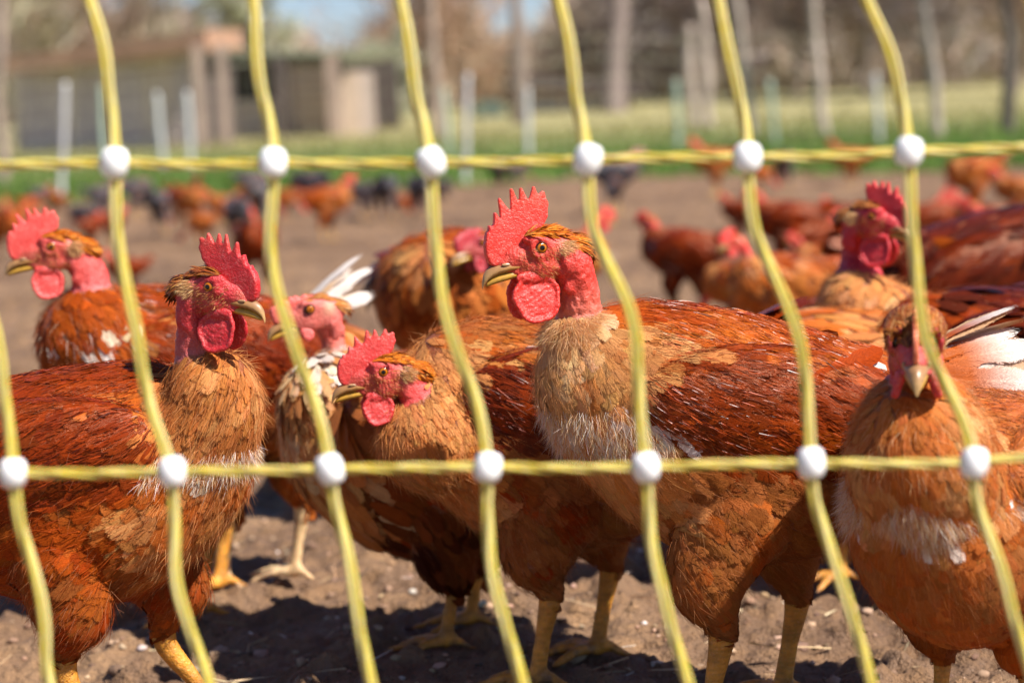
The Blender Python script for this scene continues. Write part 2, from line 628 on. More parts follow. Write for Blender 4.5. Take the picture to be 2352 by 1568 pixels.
class Hen:
    """A hen in its own frame: x forward, y to its left, z up, feet on z = 0, metres."""

    def __init__(self, q='mid', seed=1, torso_dz=0.0, torso_pitch=0.0, eye=(0.135, 0, 0.375), head_yaw=0.0, head_pitch=0.0, head_roll=0.0,
                 head_scale=1.0, comb=(1, 1), comb_lean=0.0, wattle=1.0, neck=None, hocks=((0.006, 0.045), (-0.058, -0.045)), feet=None,
                 colour=None, crest_col=None, skin=(0.66, 0.042, 0.026), neck_low=(0.55, 0.24, 0.15), nfeather=4500, nhair=6000, tail='plain', wide=1.0,
                 fray_hair=True, tail_pitch=0.35, tail_len=0.10, wing_cols=None, legs=True, flight_cols=None, ruff=None, white_band=None, leg_col=(0.66, 0.29, 0.03), deep=1.0, thigh_end=0.02, broad=1.0, comb_thick=2.6, tail_w=0.024, eye_shift=(0, 0), bare_front=16, crest_low=None, comb_col=None):
        self.__dict__.update(locals())
        self.rng = np.random.default_rng(seed)

    # -- head frame
    def H(self, p):
        p = np.atleast_2d(np.asarray(p, float)) * 0.001 * self.head_scale * np.array([1, self.broad, 1])
        return p @ self.hR.T + np.asarray(self.eye)

    def flow_raw(self, p, n, l, zr):
        """Which way the feathers lie, before projection onto the skin."""
        L = self.L
        k = len(p)
        x, y = p[:, 0], p[:, 1]
        front = np.clip((x - 0.05) / 0.05, 0, 1)
        d = np.stack([-np.ones(k), np.zeros(k), -0.25 - 1.2 * front - 0.6 * np.clip(-zr / 0.08, 0, 1)], 1)
        m = l == L['neckf']
        d[m] = np.stack([-0.5 * np.ones(m.sum()), 0.25 * np.sign(y[m]), -np.ones(m.sum())], 1)
        m = l == L['thigh']
        d[m] = np.stack([-0.55 * np.ones(m.sum()), np.zeros(m.sum()), -np.ones(m.sum())], 1)
        m = l == L['wing']
        d[m] += np.array([0, 0, -0.30])
        m = (n[:, 2] > 0.55) & (l == L['torso']) & (x < 0.06)
        d[m] += np.array([0, 0, 0.10])
        d[m, 1] += np.sign(y[m]) * 0.35 * np.clip(np.abs(y[m]) / 0.04, 0, 1)
        return d + 0.22 * np.stack([noise3(p * 30, 21), noise3(p * 30, 22), noise3(p * 30, 23)], 1)

    def build(self, name, root):
        rng = self.rng
        vox = {'hero': 0.0016, 'front': 0.0024, 'mid': 0.004, 'far': 0.006}[self.q]
        cz, sz = math.cos(R(self.head_yaw)), math.sin(R(self.head_yaw))
        cp, sp = math.cos(R(self.head_pitch)), math.sin(R(self.head_pitch))
        cr, sr = math.cos(R(self.head_roll)), math.sin(R(self.head_roll))
        Rz = np.array([[cz, -sz, 0], [sz, cz, 0], [0, 0, 1]])
        Ry = np.array([[cp, 0, sp], [0, 1, 0], [-sp, 0, cp]])       # + pitch = beak down
        Rx = np.array([[1, 0, 0], [0, cr, -sr], [0, sr, cr]])
        self.hR = hR = Rz @ Ry @ Rx
        hs = self.head_scale * 0.001
        P = []

        def hp(c, r, lab='head', mirror=False):
            for sgn in ((1, -1) if mirror else (1,)):
                cc = (c[0], c[1] * sgn, c[2])
                P.append((self.H(cc)[0], np.asarray(r, float) * hs * np.array([1, self.broad, 1]), hR, lab))
        hp((-8, 0, -1), (20, 13, 14.5))
        if self.bare_front > 20: hp((-7, 0, 5), (19, 14, 13.5))
        hp((-24, 0, -5), (15, 12, 13))
        hp((10, 0, -7), (18, 9.5, 11.5))
        hp((22, 0, -11), (11, 6.5, 7))
        hp((-3, 6.5, -13), (14, 6, 10), mirror=True)
        hp((4, 0, -19), (15, 7.5, 5.5))
        hp((2, 8, 6.5), (12, 4.5, 4), mirror=True)
        hp((-19, 10.5, -3), (6, 3.4, 6), mirror=True)
        hp((-19, 10.5, -16), (4, 3.5, 10), mirror=True)
        hp((-25, 10, -19), (3.5, 3.5, 12), mirror=True)
        hp((-22, 10.5, -30), (6.5, 2.5, 6), mirror=True)
        hp((-30, 9, -24), (3, 3.5, 12), mirror=True)
        hp((6, 5.5, -18.5), (15, 3.0, 2.2), mirror=True)            # gape fold
        if self.q in ('hero', 'front'):
            for k in range(16):
                a = k / 16 * 2 * math.pi
                hp((self.eye_shift[0] + 7.2 * math.cos(a), 12.4 + self.eye_shift[1], 6.5 * math.sin(a)), (2.0, 1.9, 1.8), mirror=True)
        # torso stations
        z0 = 0.24 + self.torso_dz
        tp = math.tan(R(self.torso_pitch))
        W = self.wide
        st = [(0.118, 0.018, 0.022, 0.022), (0.105, 0.02, 0.045, 0.04), (0.085, 0.02, 0.062, 0.056), (0.055, 0.012, 0.076, 0.070), (0.02, 0.004, 0.084, 0.078), (-0.02, 0.0, 0.085, 0.080), (-0.06, 0.0, 0.078, 0.075), (-0.095, 0.008, 0.062, 0.060), (-0.122, 0.02, 0.046, 0.044), (-0.142, 0.032, 0.03, 0.03)]
        xs = np.linspace(-0.142, 0.118, 34)
        sx = [s[0] for s in st][::-1]
        for x in xs:
            dz = np.interp(x, sx, [s[1] for s in st][::-1])
            h = np.interp(x, sx, [s[2] for s in st][::-1])
            w = np.interp(x, sx, [s[3] for s in st][::-1]) * W
            e = h * (self.deep - 1)
            P.append((np.array([x, 0, z0 + dz + x * tp - e]), (h * 0.55, w, h + e), ID3, 'torso'))
        for sgn in (1, -1):
            ang = R(8)
            Rm = np.array([[math.cos(ang), 0, -math.sin(ang)], [0, 1, 0], [math.sin(ang), 0, math.cos(ang)]])
            P.append((np.array([-0.03, sgn * 0.060 * W, z0 + 0.022 - 0.03 * tp]), (0.105, 0.026, 0.046), Rm, 'wing'))
        self.z0 = z0
        # neck
        nk = self.neck
        if nk is None:
            occ = self.H((-27, 0, -14))[0]
            b = np.array([0.078, 0, z0 + 0.035 + 0.078 * tp])
            m = b * 0.45 + occ * 0.55 + np.array([-0.012, 0, 0.0])
            nk = [(b, 0.05, 'neckf'), (b * 0.7 + m * 0.3, 0.036, 'neckf'), (b * 0.35 + m * 0.65, 0.024, 'neckf'), (m, 0.0165, 'neck'), (occ, 0.0145, 'neck')]
        pts = [np.asarray(a[0], float) for a in nk]
        rad = [a[1] for a in nk]
        ch = catmull(pts, rad, 0.3)
        kf = max([k for k, a in enumerate(nk) if a[2] == 'neckf'])
        cut = pts[kf]
        seen = False
        for c, r in ch:
            if np.linalg.norm(c - cut) < 1e-3 + r * 0.3 or seen: seen = True
            P.append((c, (r, r, r), ID3, 'neck' if seen else 'neckf'))
        # folds of loose skin down the naked neck
        naked = [(c, r) for c, r in ch]
        # legs
        if self.legs:
            for k, (hx, hy) in enumerate(self.hocks):
                hz = 0.082
                sg = 1 if hy > 0 else -1
                hip = np.array([hx * 0.4 - 0.01, sg * 0.042 * W, z0 - 0.055])
                kn = np.array([hx * 1.0 + 0.004, hy, z0 - 0.10])
                hock = np.array([hx - 0.006, hy, hz])
                for c, r in catmull([hip, kn, hock + np.array([0.004, 0, self.thigh_end])], [0.042, 0.029, 0.0145], 0.3):
                    P.append((c, (r, r * 0.85, r), ID3, 'thigh'))
                ft = np.array([hx + 0.008, hy, 0.012]) if self.feet is None else np.array([self.feet[k][0], self.feet[k][1], 0.012])
                for c, r in catmull([hock + np.array([0.004, 0, 0.03]), hock, (hock + ft) / 2, ft], [0.013, 0.0105, 0.0072, 0.0078], 0.35):
                    P.append((c, (r, r * 0.9, r), ID3, 'shank'))
                for a, L in ((0, 0.050), (34, 0.042), (-34, 0.042), (172, 0.020)):
                    d = np.array([math.cos(R(a)), math.sin(R(a)), 0])
                    for c, r in catmull([ft - (0, 0, 0.003), ft + d * L * 0.5 + (0, 0, 0.0), ft + d * L - (0, 0, 0.006), ft + d * (L + 0.010) - (0, 0, 0.0085)], [0.0065, 0.0055, 0.0042, 0.0016], 0.4):
                        P.append((c, (r, r, r * 0.95), ID3, 'shank'))
        v, f, nn = fuse(P, vox, {'hero': 7, 'front': 5, 'mid': 3, 'far': 2}[self.q])
        lab, names = nearest_label(v, P)
        L = {n: names.index(n) if n in names else -1 for n in ('head', 'neck', 'neckf', 'torso', 'wing', 'thigh', 'shank')}
        # wrinkled skin of the naked neck and face as real relief
        if self.q in ('hero', 'front'):
            bare = (lab == L['neck']) | (lab == L['head'])
            w = fbm(v * np.array([420, 420, 260]), 3, 5)
            amp = np.where(lab == L['neck'], 0.0011, 0.0004)
            v = v + nn * (np.where(bare, w * amp, 0))[:, None]
        # vertex colours = the real colour of skin, legs and of the down under the feathers
        col = np.tile(np.array((0.26, 0.07, 0.015)), (len(v), 1))
        n1 = (fbm(v * 90, 3, 3) * 0.5 + 0.5)[:, None]
        skin = np.array(self.skin)
        low = np.array(self.neck_low)
        hd = lab == L['head']
        q = (v - np.asarray(self.eye)) @ hR / hs
        brown = np.array((0.40, 0.12, 0.05))
        face = np.clip((q[:, 0] + 22) / 10, 0, 1) * np.clip((-q[:, 2] - 0) / 6, 0, 1) * np.clip((q[:, 2] + 22) / 6, 0, 1)
        hc = skin * (1 - 0.5 * (face[:, None] * np.clip(n1 * 1.4 - 0.3, 0, 1))) + brown * 0.5 * face[:, None] * np.clip(n1 * 1.4 - 0.3, 0, 1)
        ear = np.exp(-(((q[:, 0] + 19) / 6) ** 2 + ((q[:, 2] + 2) / 6) ** 2))[:, None] * (np.abs(q[:, 1:2]) > 8)
        hc = hc * (1 - 0.7 * ear) + np.array((0.7, 0.5, 0.3)) * 0.7 * ear
        col[hd] = hc[hd]
        nkm = lab == L['neck']
        hz_ = float(self.eye[2]) - 0.02
        tt = np.clip((hz_ - v[:, 2]) / max(0.03, hz_ - cut[2]), 0, 1)[:, None]
        col[nkm] = (skin * (1 - tt ** 1.5 * 0.8) + low * tt ** 1.5 * 0.8)[nkm]
        lg = np.array(self.leg_col)
        sh = (lg * (0.7 + 0.6 * n1)) * (1 - 0.22 * np.clip(np.sin(v[:, 2:3] * 1500 + 5 * n1) * 2 - 0.9, 0, 1))
        dirt = np.clip((0.030 - v[:, 2:3]) / 0.025, 0, 1) * np.clip(0.3 + fbm(v * 160, 2, 8)[:, None], 0, 1)
        sh = sh * (1 - dirt) + np.array((0.16, 0.09, 0.05)) * dirt
        col[lab == L['shank']] = sh[lab == L['shank']]
        body = mesh_np('body', v, f, SKIN, root, col=col)
        self.v, self.f, self.nn, self.lab, self.L, self.root = v, f, nn, lab, L, root
        self.qh = q
        # ---- feathers
        bvh = None
        if self.q in ('hero', 'front'):
            bvh = BVHTree.FromPolygons([Vector(x) for x in v.tolist()], f.tolist())
        self.bvh = bvh
        fc = v[f].mean(1)
        fn_ = norm(np.cross(v[f[:, 2]] - v[f[:, 0]], v[f[:, 3]] - v[f[:, 1]]))
        fn_ = np.where(((fn_ * nn[f[:, 0]]).sum(1) < 0)[:, None], -fn_, fn_)
        fl = lab[f[:, 0]]
        area = np.linalg.norm(np.cross(v[f[:, 2]] - v[f[:, 0]], v[f[:, 3]] - v[f[:, 1]]), axis=1)
        self.fc, self.fn, self.fl, self.area = fc, fn_, fl, area
        feath = (fl == L['torso']) | (fl == L['wing']) | (fl == L['neckf']) | (fl == L['thigh'])
        wgt = area * feath
        wgt = wgt * np.where(fl == L['neckf'], 2.2, 1.0) * np.where(fl == L['thigh'], 1.3, 1.0)
        isback = ((fn_[:, 2] > 0.55) & (fl == L['torso']) & (fc[:, 0] < 0.06)) | (fl == L['wing'])
        wgt = wgt * np.where(isback, 0.75, 1.0)
        nF = self.nfeather
        idx = rng.choice(len(fc), nF * 6, p=wgt / wgt.sum())
        cell = math.sqrt(float((area * feath).sum()) / nF) * 0.86
        key = np.floor(fc[idx] / cell).astype(np.int64)
        key = key[:, 0] * 73856093 ^ key[:, 1] * 19349663 ^ key[:, 2] * 83492791
        _, first = np.unique(key, return_index=True)
        idx = idx[first]
        nF = len(idx)
        p, n, l = fc[idx] + rng.normal(0, vox * 0.3, (nF, 3)), norm(fn_[idx]), fl[idx]
        x, y, z = p[:, 0], p[:, 1], p[:, 2]
        zr = z - z0 - x * tp
        front = np.clip((x - 0.05) / 0.05, 0, 1)
        d = self.flow_raw(p, n, l, zr)
        isn = l == L['neckf']
        ist = l == L['thigh']
        isw = l == L['wing']
        back = (n[:, 2] > 0.55) & (l == L['torso']) & (x < 0.06)
        d = d + rng.normal(0, 0.07, d.shape)
        T = norm(d - n * (d * n).sum(1, keepdims=True))
        belly = (zr < -0.02) & (l == L['torso'])
        Lf = np.full(nF, 0.026)
        Wf = np.full(nF, 0.0145)
        Lf[isn], Wf[isn] = 0.024, 0.0110
        Lf[ist], Wf[ist] = 0.024, 0.012
        Lf[isw], Wf[isw] = 0.038, 0.0150
        wl = isw & (x < -0.02)
        Lf[wl] = 0.042
        Lf[back], Wf[back] = 0.040, 0.0110
        sad = back & (x < -0.05)
        Lf[sad] = 0.055
        Lf[belly], Wf[belly] = 0.034, 0.017
        Lf = Lf * rng.uniform(0.75, 1.25, nF)
        Wf = Wf * rng.uniform(0.8, 1.25, nF)
        if self.q in ('mid', 'far'):
            k = 1.15 if self.q == 'mid' else 1.5
            Lf, Wf = Lf * 1.25, Wf * k
        c = self.colour(self, p, n, l, zr, rng)
        lf = np.where(isw | back, 0.062, np.where(ist | isn | belly, 0.085, 0.06)) * rng.uniform(0.75, 1.25, nF)
        seg = {'hero': 6, 'front': 5, 'mid': 3, 'far': 2}[self.q]
        gl = isw | back
        for m_, matn, nm in ((~gl, FEATHER, 'plumage'), (gl, GLOSSY, 'mantle_plumage')):
            if m_.sum() == 0: continue
            X, F, C, uv = feather_mesh(p[m_], n[m_], T[m_], Lf[m_], Wf[m_], c[m_], rng, lift=lf[m_][:, None], nseg=seg, bvh=bvh, kcurve=4.0)
            o = mesh_np(nm, X, F, matn, root, col=C, uv=uv)
            o['kind'] = 'stuff'
        # ---- glossy barbs along wing and back
        if self.q in ('hero', 'front'):
            nh = 11000 if self.q == 'hero' else 6000
            hw = area * isback
            idx = rng.choice(len(fc), nh, p=hw / hw.sum())
            q_, hn, hl = fc[idx] + rng.normal(0, vox * 0.3, (nh, 3)), fn_[idx], fl[idx]
            zz = q_[:, 2] - z0 - q_[:, 0] * tp
            wd = self.flow_raw(q_, hn, hl, zz) + rng.normal(0, 0.13, (nh, 3))
            wd = norm(wd - hn * (wd * hn).sum(1, keepdims=True))
            D = norm(wd + hn * rng.uniform(0.0, 0.10, (nh, 1)))
            wc = self.colour(self, q_, hn, hl, zz, rng) * rng.choice([0.25, 0.5, 0.8, 1.15, 1.45], (nh, 1))  # dark gaps and light glints put into the streak colours
            X, F, C = hair_mesh(q_ + hn * rng.uniform(0.0022, 0.0042, (nh, 1)), D, rng.uniform(0.006, 0.018, nh), rng.uniform(0.00010, 0.00028, nh) * (1 if self.q == 'hero' else 1.5), np.clip(wc, 0.002, 0.85), rng, droop=0.2, G=-hn)
            o = mesh_np('barbs', X, F, BARB, root, col=C)
            o['kind'] = 'stuff'
        # ---- fine wisps that soften every feather edge
        if self.nhair:
            nh = int(self.nhair * 1.3)
            soft = feath & ~isback
            hw = area * (soft * 1.0 + isback * 0.25) * (1 + 1.0 * (fl == L['neckf']))
            idx = rng.choice(len(fc), nh, p=hw / hw.sum())
            hpnt, hn, hl = fc[idx], fn_[idx], fl[idx]
            fr = np.clip((hpnt[:, 0] - 0.05) / 0.05, 0, 1)
            wd = np.stack([-np.ones(nh), np.zeros(nh), -0.4 - 1.2 * fr - 0.5 * (hl == L['thigh'])], 1)
            wd[hl == L['neckf']] = (-0.45, 0, -1)
            wd = norm(wd - hn * (wd * hn).sum(1, keepdims=True))
            D = norm(wd + hn * rng.uniform(0.02, 0.22, (nh, 1)) + rng.normal(0, 0.22, (nh, 3)))
            wc = self.colour(self, hpnt, hn, hl, hpnt[:, 2] - z0 - hpnt[:, 0] * tp, rng) * rng.uniform(0.88, 1.15, (nh, 1))
            X, F, C = hair_mesh(hpnt + hn * 0.0035, D, rng.uniform(0.008, 0.02, nh), np.full(nh, 0.00012 if self.q == 'hero' else 0.00022), wc, rng, droop=0.15, G=-hn)
            o = mesh_np('wisps', X, F, FLUFF, root, col=C)
            o['kind'] = 'stuff'
        # ---- down and stray hairs
        if self.nhair:
            nh = self.nhair
            cl = self.L
            hw = area * feath * (0.25 + 2.2 * (fl == L['neckf']) + 0.8 * (fl == L['thigh']) + 1.6 * ((fl == L['torso']) & (fc[:, 0] > 0.06)) + 0.6 * ((fl == L['torso']) & (fc[:, 2] < z0 - 0.04)))
            idx = rng.choice(len(fc), nh, p=hw / hw.sum())
            hpnt, hn, hl = fc[idx], fn_[idx], fl[idx]
            hd_ = np.stack([-0.6 * np.ones(nh), 0.2 * np.sign(hpnt[:, 1]), -0.8 * np.ones(nh)], 1)
            hd_ = hd_ - hn * (hd_ * hn).sum(1, keepdims=True)
            D = norm(hd_ + hn * rng.uniform(0.1, 0.55, (nh, 1)) + rng.normal(0, 0.28, (nh, 3)))
            hlg = rng.uniform(0.006, 0.017, nh)
            hc_ = self.colour(self, hpnt, hn, hl, hpnt[:, 2] - z0 - hpnt[:, 0] * tp, rng, hair=True)
            X, F, C = hair_mesh(hpnt + hn * 0.002, D, hlg, np.full(nh, 0.00007 if self.q == 'hero' else 0.00012), hc_, rng)
            o = mesh_np('down', X, F, FLUFF, root, col=C)
            o['kind'] = 'stuff'
        # ---- patches of exposed white or cream down
        if self.ruff:
            for test, num, cols, ln in self.ruff:
                mk = np.where(test(fc, fn_, fl, self.L) & feath)[0]
                if not len(mk): continue
                ci = rng.choice(mk, num)
                dn = np.stack([-0.5 * np.ones(num), np.zeros(num), -0.8 * np.ones(num)], 1)
                dn = norm(dn - fn_[ci] * (dn * fn_[ci]).sum(1, keepdims=True))
                D = norm(dn + fn_[ci] * rng.uniform(0.3, 0.9, (num, 1)) + rng.normal(0, 0.35, (num, 3)))
                X, F, C = hair_mesh(fc[ci] + fn_[ci] * 0.002, D, rng.uniform(0.6, 1.3, num) * ln, np.full(num, 0.00013 if self.q == 'hero' else 0.0002), pal(rng, num, cols, [1] * len(cols), 0.08), rng)
                o = mesh_np('ruff', X, F, FLUFF, root, col=C)
                o['kind'] = 'stuff'
        # ---- crest of small feathers over the skull
        hq = (fc - np.asarray(self.eye)) @ hR / hs
        zc = (8.2 if self.crest_low is None else self.crest_low) - 0.25 * np.clip(-hq[:, 0] - 10, 0, 40)
        cm = (fl == L['head']) & (hq[:, 2] > zc) & (hq[:, 0] < self.bare_front - np.clip(np.abs(hq[:, 1]), 0, 10) * 0.2) & (np.abs(hq[:, 1]) > np.clip((hq[:, 0] - 2) * 0.25, 0, 4))
        if self.bare_front > 20: cm = cm | ((fl == L['head']) & (hq[:, 2] > -4 + 0.35 * np.abs(hq[:, 1])) & (hq[:, 0] > 0) & (hq[:, 0] < 25) & (np.abs(hq[:, 1]) > 1.5))
        cm2 = (fl == L['head']) & (hq[:, 0] < -24) & (hq[:, 2] > -4)
        cmk = np.where(cm | cm2)[0]
        nc = {'hero': 2200 if self.bare_front < 20 else 3200, 'front': 1300, 'mid': 160, 'far': 50}[self.q]
        if len(cmk):
            ci = rng.choice(cmk, nc)
            cpnt, cn = fc[ci], fn_[ci]
            dd = np.array([-1, 0, 0.02]) @ hR.T + rng.normal(0, 0.14, (nc, 3)) + ((np.array([0, 0, -0.35]) @ hR.T)[None] * (hq[ci][:, 0:1] < -20))
            ct = norm(dd - cn * (dd * cn).sum(1, keepdims=True))
            k = {'hero': 1.0, 'front': 1.1, 'mid': 1.6, 'far': 2.5}[self.q]
            ll = rng.uniform(0.008, 0.015, nc) * self.head_scale * np.where(hq[ci][:, 0] < -22, 1.25, 1.0)
            cc = pal(rng, nc, self.crest_col or [(0.66, 0.19, 0.012), (0.5, 0.11, 0.008), (0.72, 0.32, 0.06), (0.3, 0.06, 0.007)], [4, 4, 1.5, 1.5])
            X, F, C, uv = feather_mesh(cpnt, cn, ct, ll, np.full(nc, 0.0019 * k) * rng.uniform(0.7, 1.3, nc), cc, rng, lift=0.13 if self.bare_front < 20 else 0.16, nseg=3, shape='point', kcurve=18.0, bvh=None if self.bare_front < 20 else self.bvh)
            o = mesh_np('crest', X, F, GLOSSY, root, col=C, uv=uv)
            o['kind'] = 'stuff'
        # ---- bristles on the cheek and the pale ear tuft
        if self.q in ('hero', 'front'):
            for msk, num, ln, cols in (
                ((np.abs(hq[:, 1]) > 6) & (hq[:, 0] > -16) & (hq[:, 0] < 16) & (hq[:, 2] < 2) & (hq[:, 2] > -22), 700, 0.0032, [(0.5, 0.2, 0.06), (0.6, 0.3, 0.12)]),
                ((np.abs(hq[:, 1]) > 7) & (((hq[:, 0] + 19) / 6.5) ** 2 + ((hq[:, 2] + 2) / 6.5) ** 2 < 1), 700, 0.0055, [(0.75, 0.52, 0.26), (0.7, 0.4, 0.18)])):
                mk = np.where(msk & (fl == L['head']))[0]
                if not len(mk): continue
                ci = rng.choice(mk, num)
                dd = np.array([-1, 0, -0.4]) @ hR.T
                D = norm(dd[None] + fn_[ci] * 0.5 + rng.normal(0, 0.25, (num, 3)))
                X, F, C = hair_mesh(fc[ci], D, rng.uniform(0.6, 1.4, num) * ln * self.head_scale, np.full(num, 0.00016 if self.q == 'hero' else 0.00022), pal(rng, num, cols, [1, 1]), rng, 0.1)
                o = mesh_np('face_bristles' if ln < 0.004 else 'ear_tuft', X, F, FLUFF, root, col=C)
                o['kind'] = 'stuff'
        self.head_parts(root)
        self.big_feathers(root)
        return root

    def head_parts(self, root):
        # beak
        up = [(10, -9, -15, 7.5), (22, -8.5, -16.5, 6.8), (30, -9.6, -18, 5.6), (35, -11.5, -20, 4.5), (38.5, -14, -22.5, 3.3), (40.8, -17.5, -25, 2.2), (41.9, -22, -27.4, 1.2), (42.0, -26.5, -28.6, 0.4)]
        lo = [(10, -13, -20, 6), (22, -15.5, -22.5, 5.4), (30, -17.3, -24.2, 4.2), (35, -19.6, -25.4, 3), (38, -22.4, -26.2, 1.8), (39.6, -24.6, -26.0, 0.5)]
        for st, nm in ((up, 'upper_beak'), (lo, 'lower_beak')):
            V, F = loft(st)
            t = np.clip((V[:, 0:1] - 18) / 24, 0, 1)
            ridge = np.clip((V[:, 2:3] + 14 + t * 8) / 6, 0, 1) if nm == 'upper_beak' else np.zeros_like(t)
            c = np.array((0.42, 0.19, 0.04)) * (1 - t) + np.array((0.46, 0.28, 0.11)) * t
            c = c * (1 - 0.55 * ridge) + np.array((0.20, 0.08, 0.05)) * 0.55 * ridge
            if nm == 'lower_beak': c = np.tile(np.array((0.50, 0.27, 0.035)), (len(V), 1))
            mesh_np(nm, self.H(V), F, BEAK, root, col=c)
        if self.q in ('hero', 'front'):
            vv, ff = ICO3
            for s in (1, -1):
                mesh_np('nostril_cover', self.H(vv * np.array([3.6, 1.0, 1.2]) + np.array([25.0, 5.8 * s, -11.0])), ff, BEAK, root, col=np.tile(np.array((0.38, 0.22, 0.11)), (len(vv), 1)))
        # eyes
        n_r, n_s = (24, 28) if self.q in ('hero', 'front') else (8, 10)
        th = np.linspace(0, np.pi, n_r + 1)
        ph = np.linspace(0, 2 * np.pi, n_s, endpoint=False)
        A, B = np.meshgrid(th, ph, indexing='ij')
        sph = np.stack([np.sin(A) * np.cos(B), np.cos(A), np.sin(A) * np.sin(B)], -1).reshape(-1, 3)
        ii, jj = np.meshgrid(np.arange(n_r), np.arange(n_s), indexing='ij')
        a = (ii * n_s + jj).ravel()
        b = (ii * n_s + (jj + 1) % n_s).ravel()
        F = np.stack([a, b, b + n_s, a + n_s], 1)
        deg = np.degrees(A).ravel()
        c = np.where((deg < 17)[:, None], np.array((0.002, 0.002, 0.002)), np.where((deg < 37)[:, None], np.array((0.46, 0.13, 0.004)), np.array((0.02, 0.005, 0.003))))
        ir = np.clip((deg - 17) / 20, 0, 1)[:, None]
        c = np.where(((deg >= 17) & (deg < 37))[:, None], c * (1.1 - 0.6 * ir ** 2), c)
        for s in (1, -1):
            V = sph * np.array([6.3, 6.0, 6.0])
            V[:, 1] *= s
            fce = F if s > 0 else F[:, ::-1]
            mesh_np('eye', self.H(V + np.array([self.eye_shift[0], (8.3 + self.eye_shift[1]) * s, 0])), fce, EYE, root, col=c)
        # comb
        cs = self.comb
        vox = {'hero': 0.75, 'front': 0.9, 'mid': 1.5, 'far': 2.2}[self.q]
        v, f = polygon_comb(cs, self.comb_lean, self.comb_thick, vox)
        cc = np.tile(np.array(self.skin) * np.array((1.08, 0.95, 0.95)), (len(v), 1))
        k = np.clip((v[:, 2:3] - 22) / 20, 0, 1)
        cc = cc * (1 - 0.25 * k) + np.array((0.75, 0.16, 0.06)) * 0.25 * k
        if self.comb_col is not None: cc = np.tile(np.array(self.comb_col), (len(v), 1))
        mesh_np('comb', self.H(v), f, COMB, root, col=cc)
        # wattles
        w = self.wattle
        if w > 0.2:
            for s in (1, -1):
                pr = []
                tilt = R(10 * s)
                Rm = np.array([[1, 0, 0], [0, math.cos(tilt), -math.sin(tilt)], [0, math.sin(tilt), math.cos(tilt)]])
                c0 = np.array([4, 8.5 * s, -20 - 16 * w])
                pr.append((c0, (17 * w, 1.9, 18 * w), Rm, 'w'))
                for kk in range(44):
                    a = kk / 44 * 2 * math.pi
                    rr = 1 + 0.04 * math.sin(5 * a + s)
                    q = Rm @ np.array([16.2 * w * math.cos(a) * rr, 0.9 * s, 17.2 * w * math.sin(a) * rr])
                    pr.append((c0 + q, (2.0, 2.1, 2.0), ID3, 'w'))
                pr.append((np.array([6, 7.5 * s, -21]), (13 * max(w, 0.6), 3, 5), ID3, 'w'))
                v, f, n_ = fuse(pr, {'hero': 0.8, 'front': 1.0, 'mid': 1.8, 'far': 2.6}[self.q], 4)
                v = v + n_ * (0.13 * np.sin(v[:, 2] * 1.5 + v[:, 0] * 0.6 + fbm(v * 0.12, 2, 9) * 4) + 0.35 * fbm(v * 0.35, 2, 6))[:, None]
                mesh_np('wattle', self.H(v), f, COMB, root, col=np.tile(np.array(self.skin) * np.array((1.0, 0.85, 0.9)), (len(v), 1)))

    def big_feathers(self, root):
        rng = self.rng
        z0, W = self.z0, self.wide
        tp = math.tan(R(self.torso_pitch))
        nf = {'hero': 9, 'front': 8, 'mid': 5, 'far': 0}[self.q]
        fcol = self.flight_cols or [RD1, RD2, OR1]
        for s in (1, -1):
            for k in range(nf):
                t = k / max(nf - 1, 1)
                P = np.array([[-0.025 - 0.012 * t, s * (0.078 * W - 0.004 * t), z0 + 0.004 + 0.034 * t - 0.02 * tp]])
                T = norm(np.array([[-1, -0.30 * s, 0.02 + 0.10 * t + tp]]))
                N = norm(np.array([[-0.25, s * 1.0, 0.25]]))
                c = np.array([fcol[(k + (0 if s > 0 else 1)) % len(fcol)]]) * rng.uniform(0.8, 1.15)
                if fcol is not None and k == 0 and self.flight_cols: c = np.array([self.flight_cols[0]])
                X, F, C, uv = feather_mesh(P, N, T, np.array([0.095 - 0.018 * t]), np.array([0.0165]), c, rng, lift=0.03, h0=0.004 + 0.0012 * k, nseg=12, ncol=4, shape='long', kcurve=2.0, camber=0.10)
                mesh_np('flight_feather', X, F, FLIGHT, root, col=C, uv=uv)
        if self.tail == 'none': return
        nt = {'hero': 12, 'front': 11, 'mid': 8, 'far': 5}[self.q]
        for k in range(nt):
            t = (k / (nt - 1)) * 2 - 1
            up = self.tail_pitch
            base = np.array([[-0.130, t * 0.016, z0 + 0.045 - 0.13 * tp + 0.006 * (1 - abs(t))]])
            T = norm(np.array([[-1, t * 0.30, up + 0.45 * (1 - abs(t)) - 0.2 * abs(t) + rng.normal(0, 0.05)]]))
            N = norm(np.array([[0.30, t * 1.2 + 0.02, 1 - abs(t) * 0.6]]))
            N = norm(N - T * (N * T).sum())
            white = self.tail in ('white', 'streaky')
            if white: c, tc = np.array([WHT if k % 3 else CRM]) * 0.8, np.array([WHT if self.tail == 'white' else (0.50, 0.30, 0.17)])
            elif self.tail == 'dark': c, tc = np.array([(0.05, 0.04, 0.045)]), np.array([(0.16, 0.17, 0.19)])
            else: c, tc = np.array([RD1]) * rng.uniform(0.7, 1.1), np.array([RD2])
            if self.tail == 'streaky' and k % 2: c, tc = np.array([OR1]), np.array([WHT])
            X, F, C, uv = feather_mesh(base, N, T, np.array([self.tail_len * rng.uniform(0.85, 1.1)]), np.array([self.tail_w]), c, rng, lift=0.0, nseg=10 if self.q != 'far' else 4, ncol=4 if self.q != 'far' else 2, shape='long', kcurve=1.5, camber=0.05, tipcol=tc)
            mesh_np('tail_feather', X, F, RAGGED if white else GLOSSY, root, col=C, uv=uv)


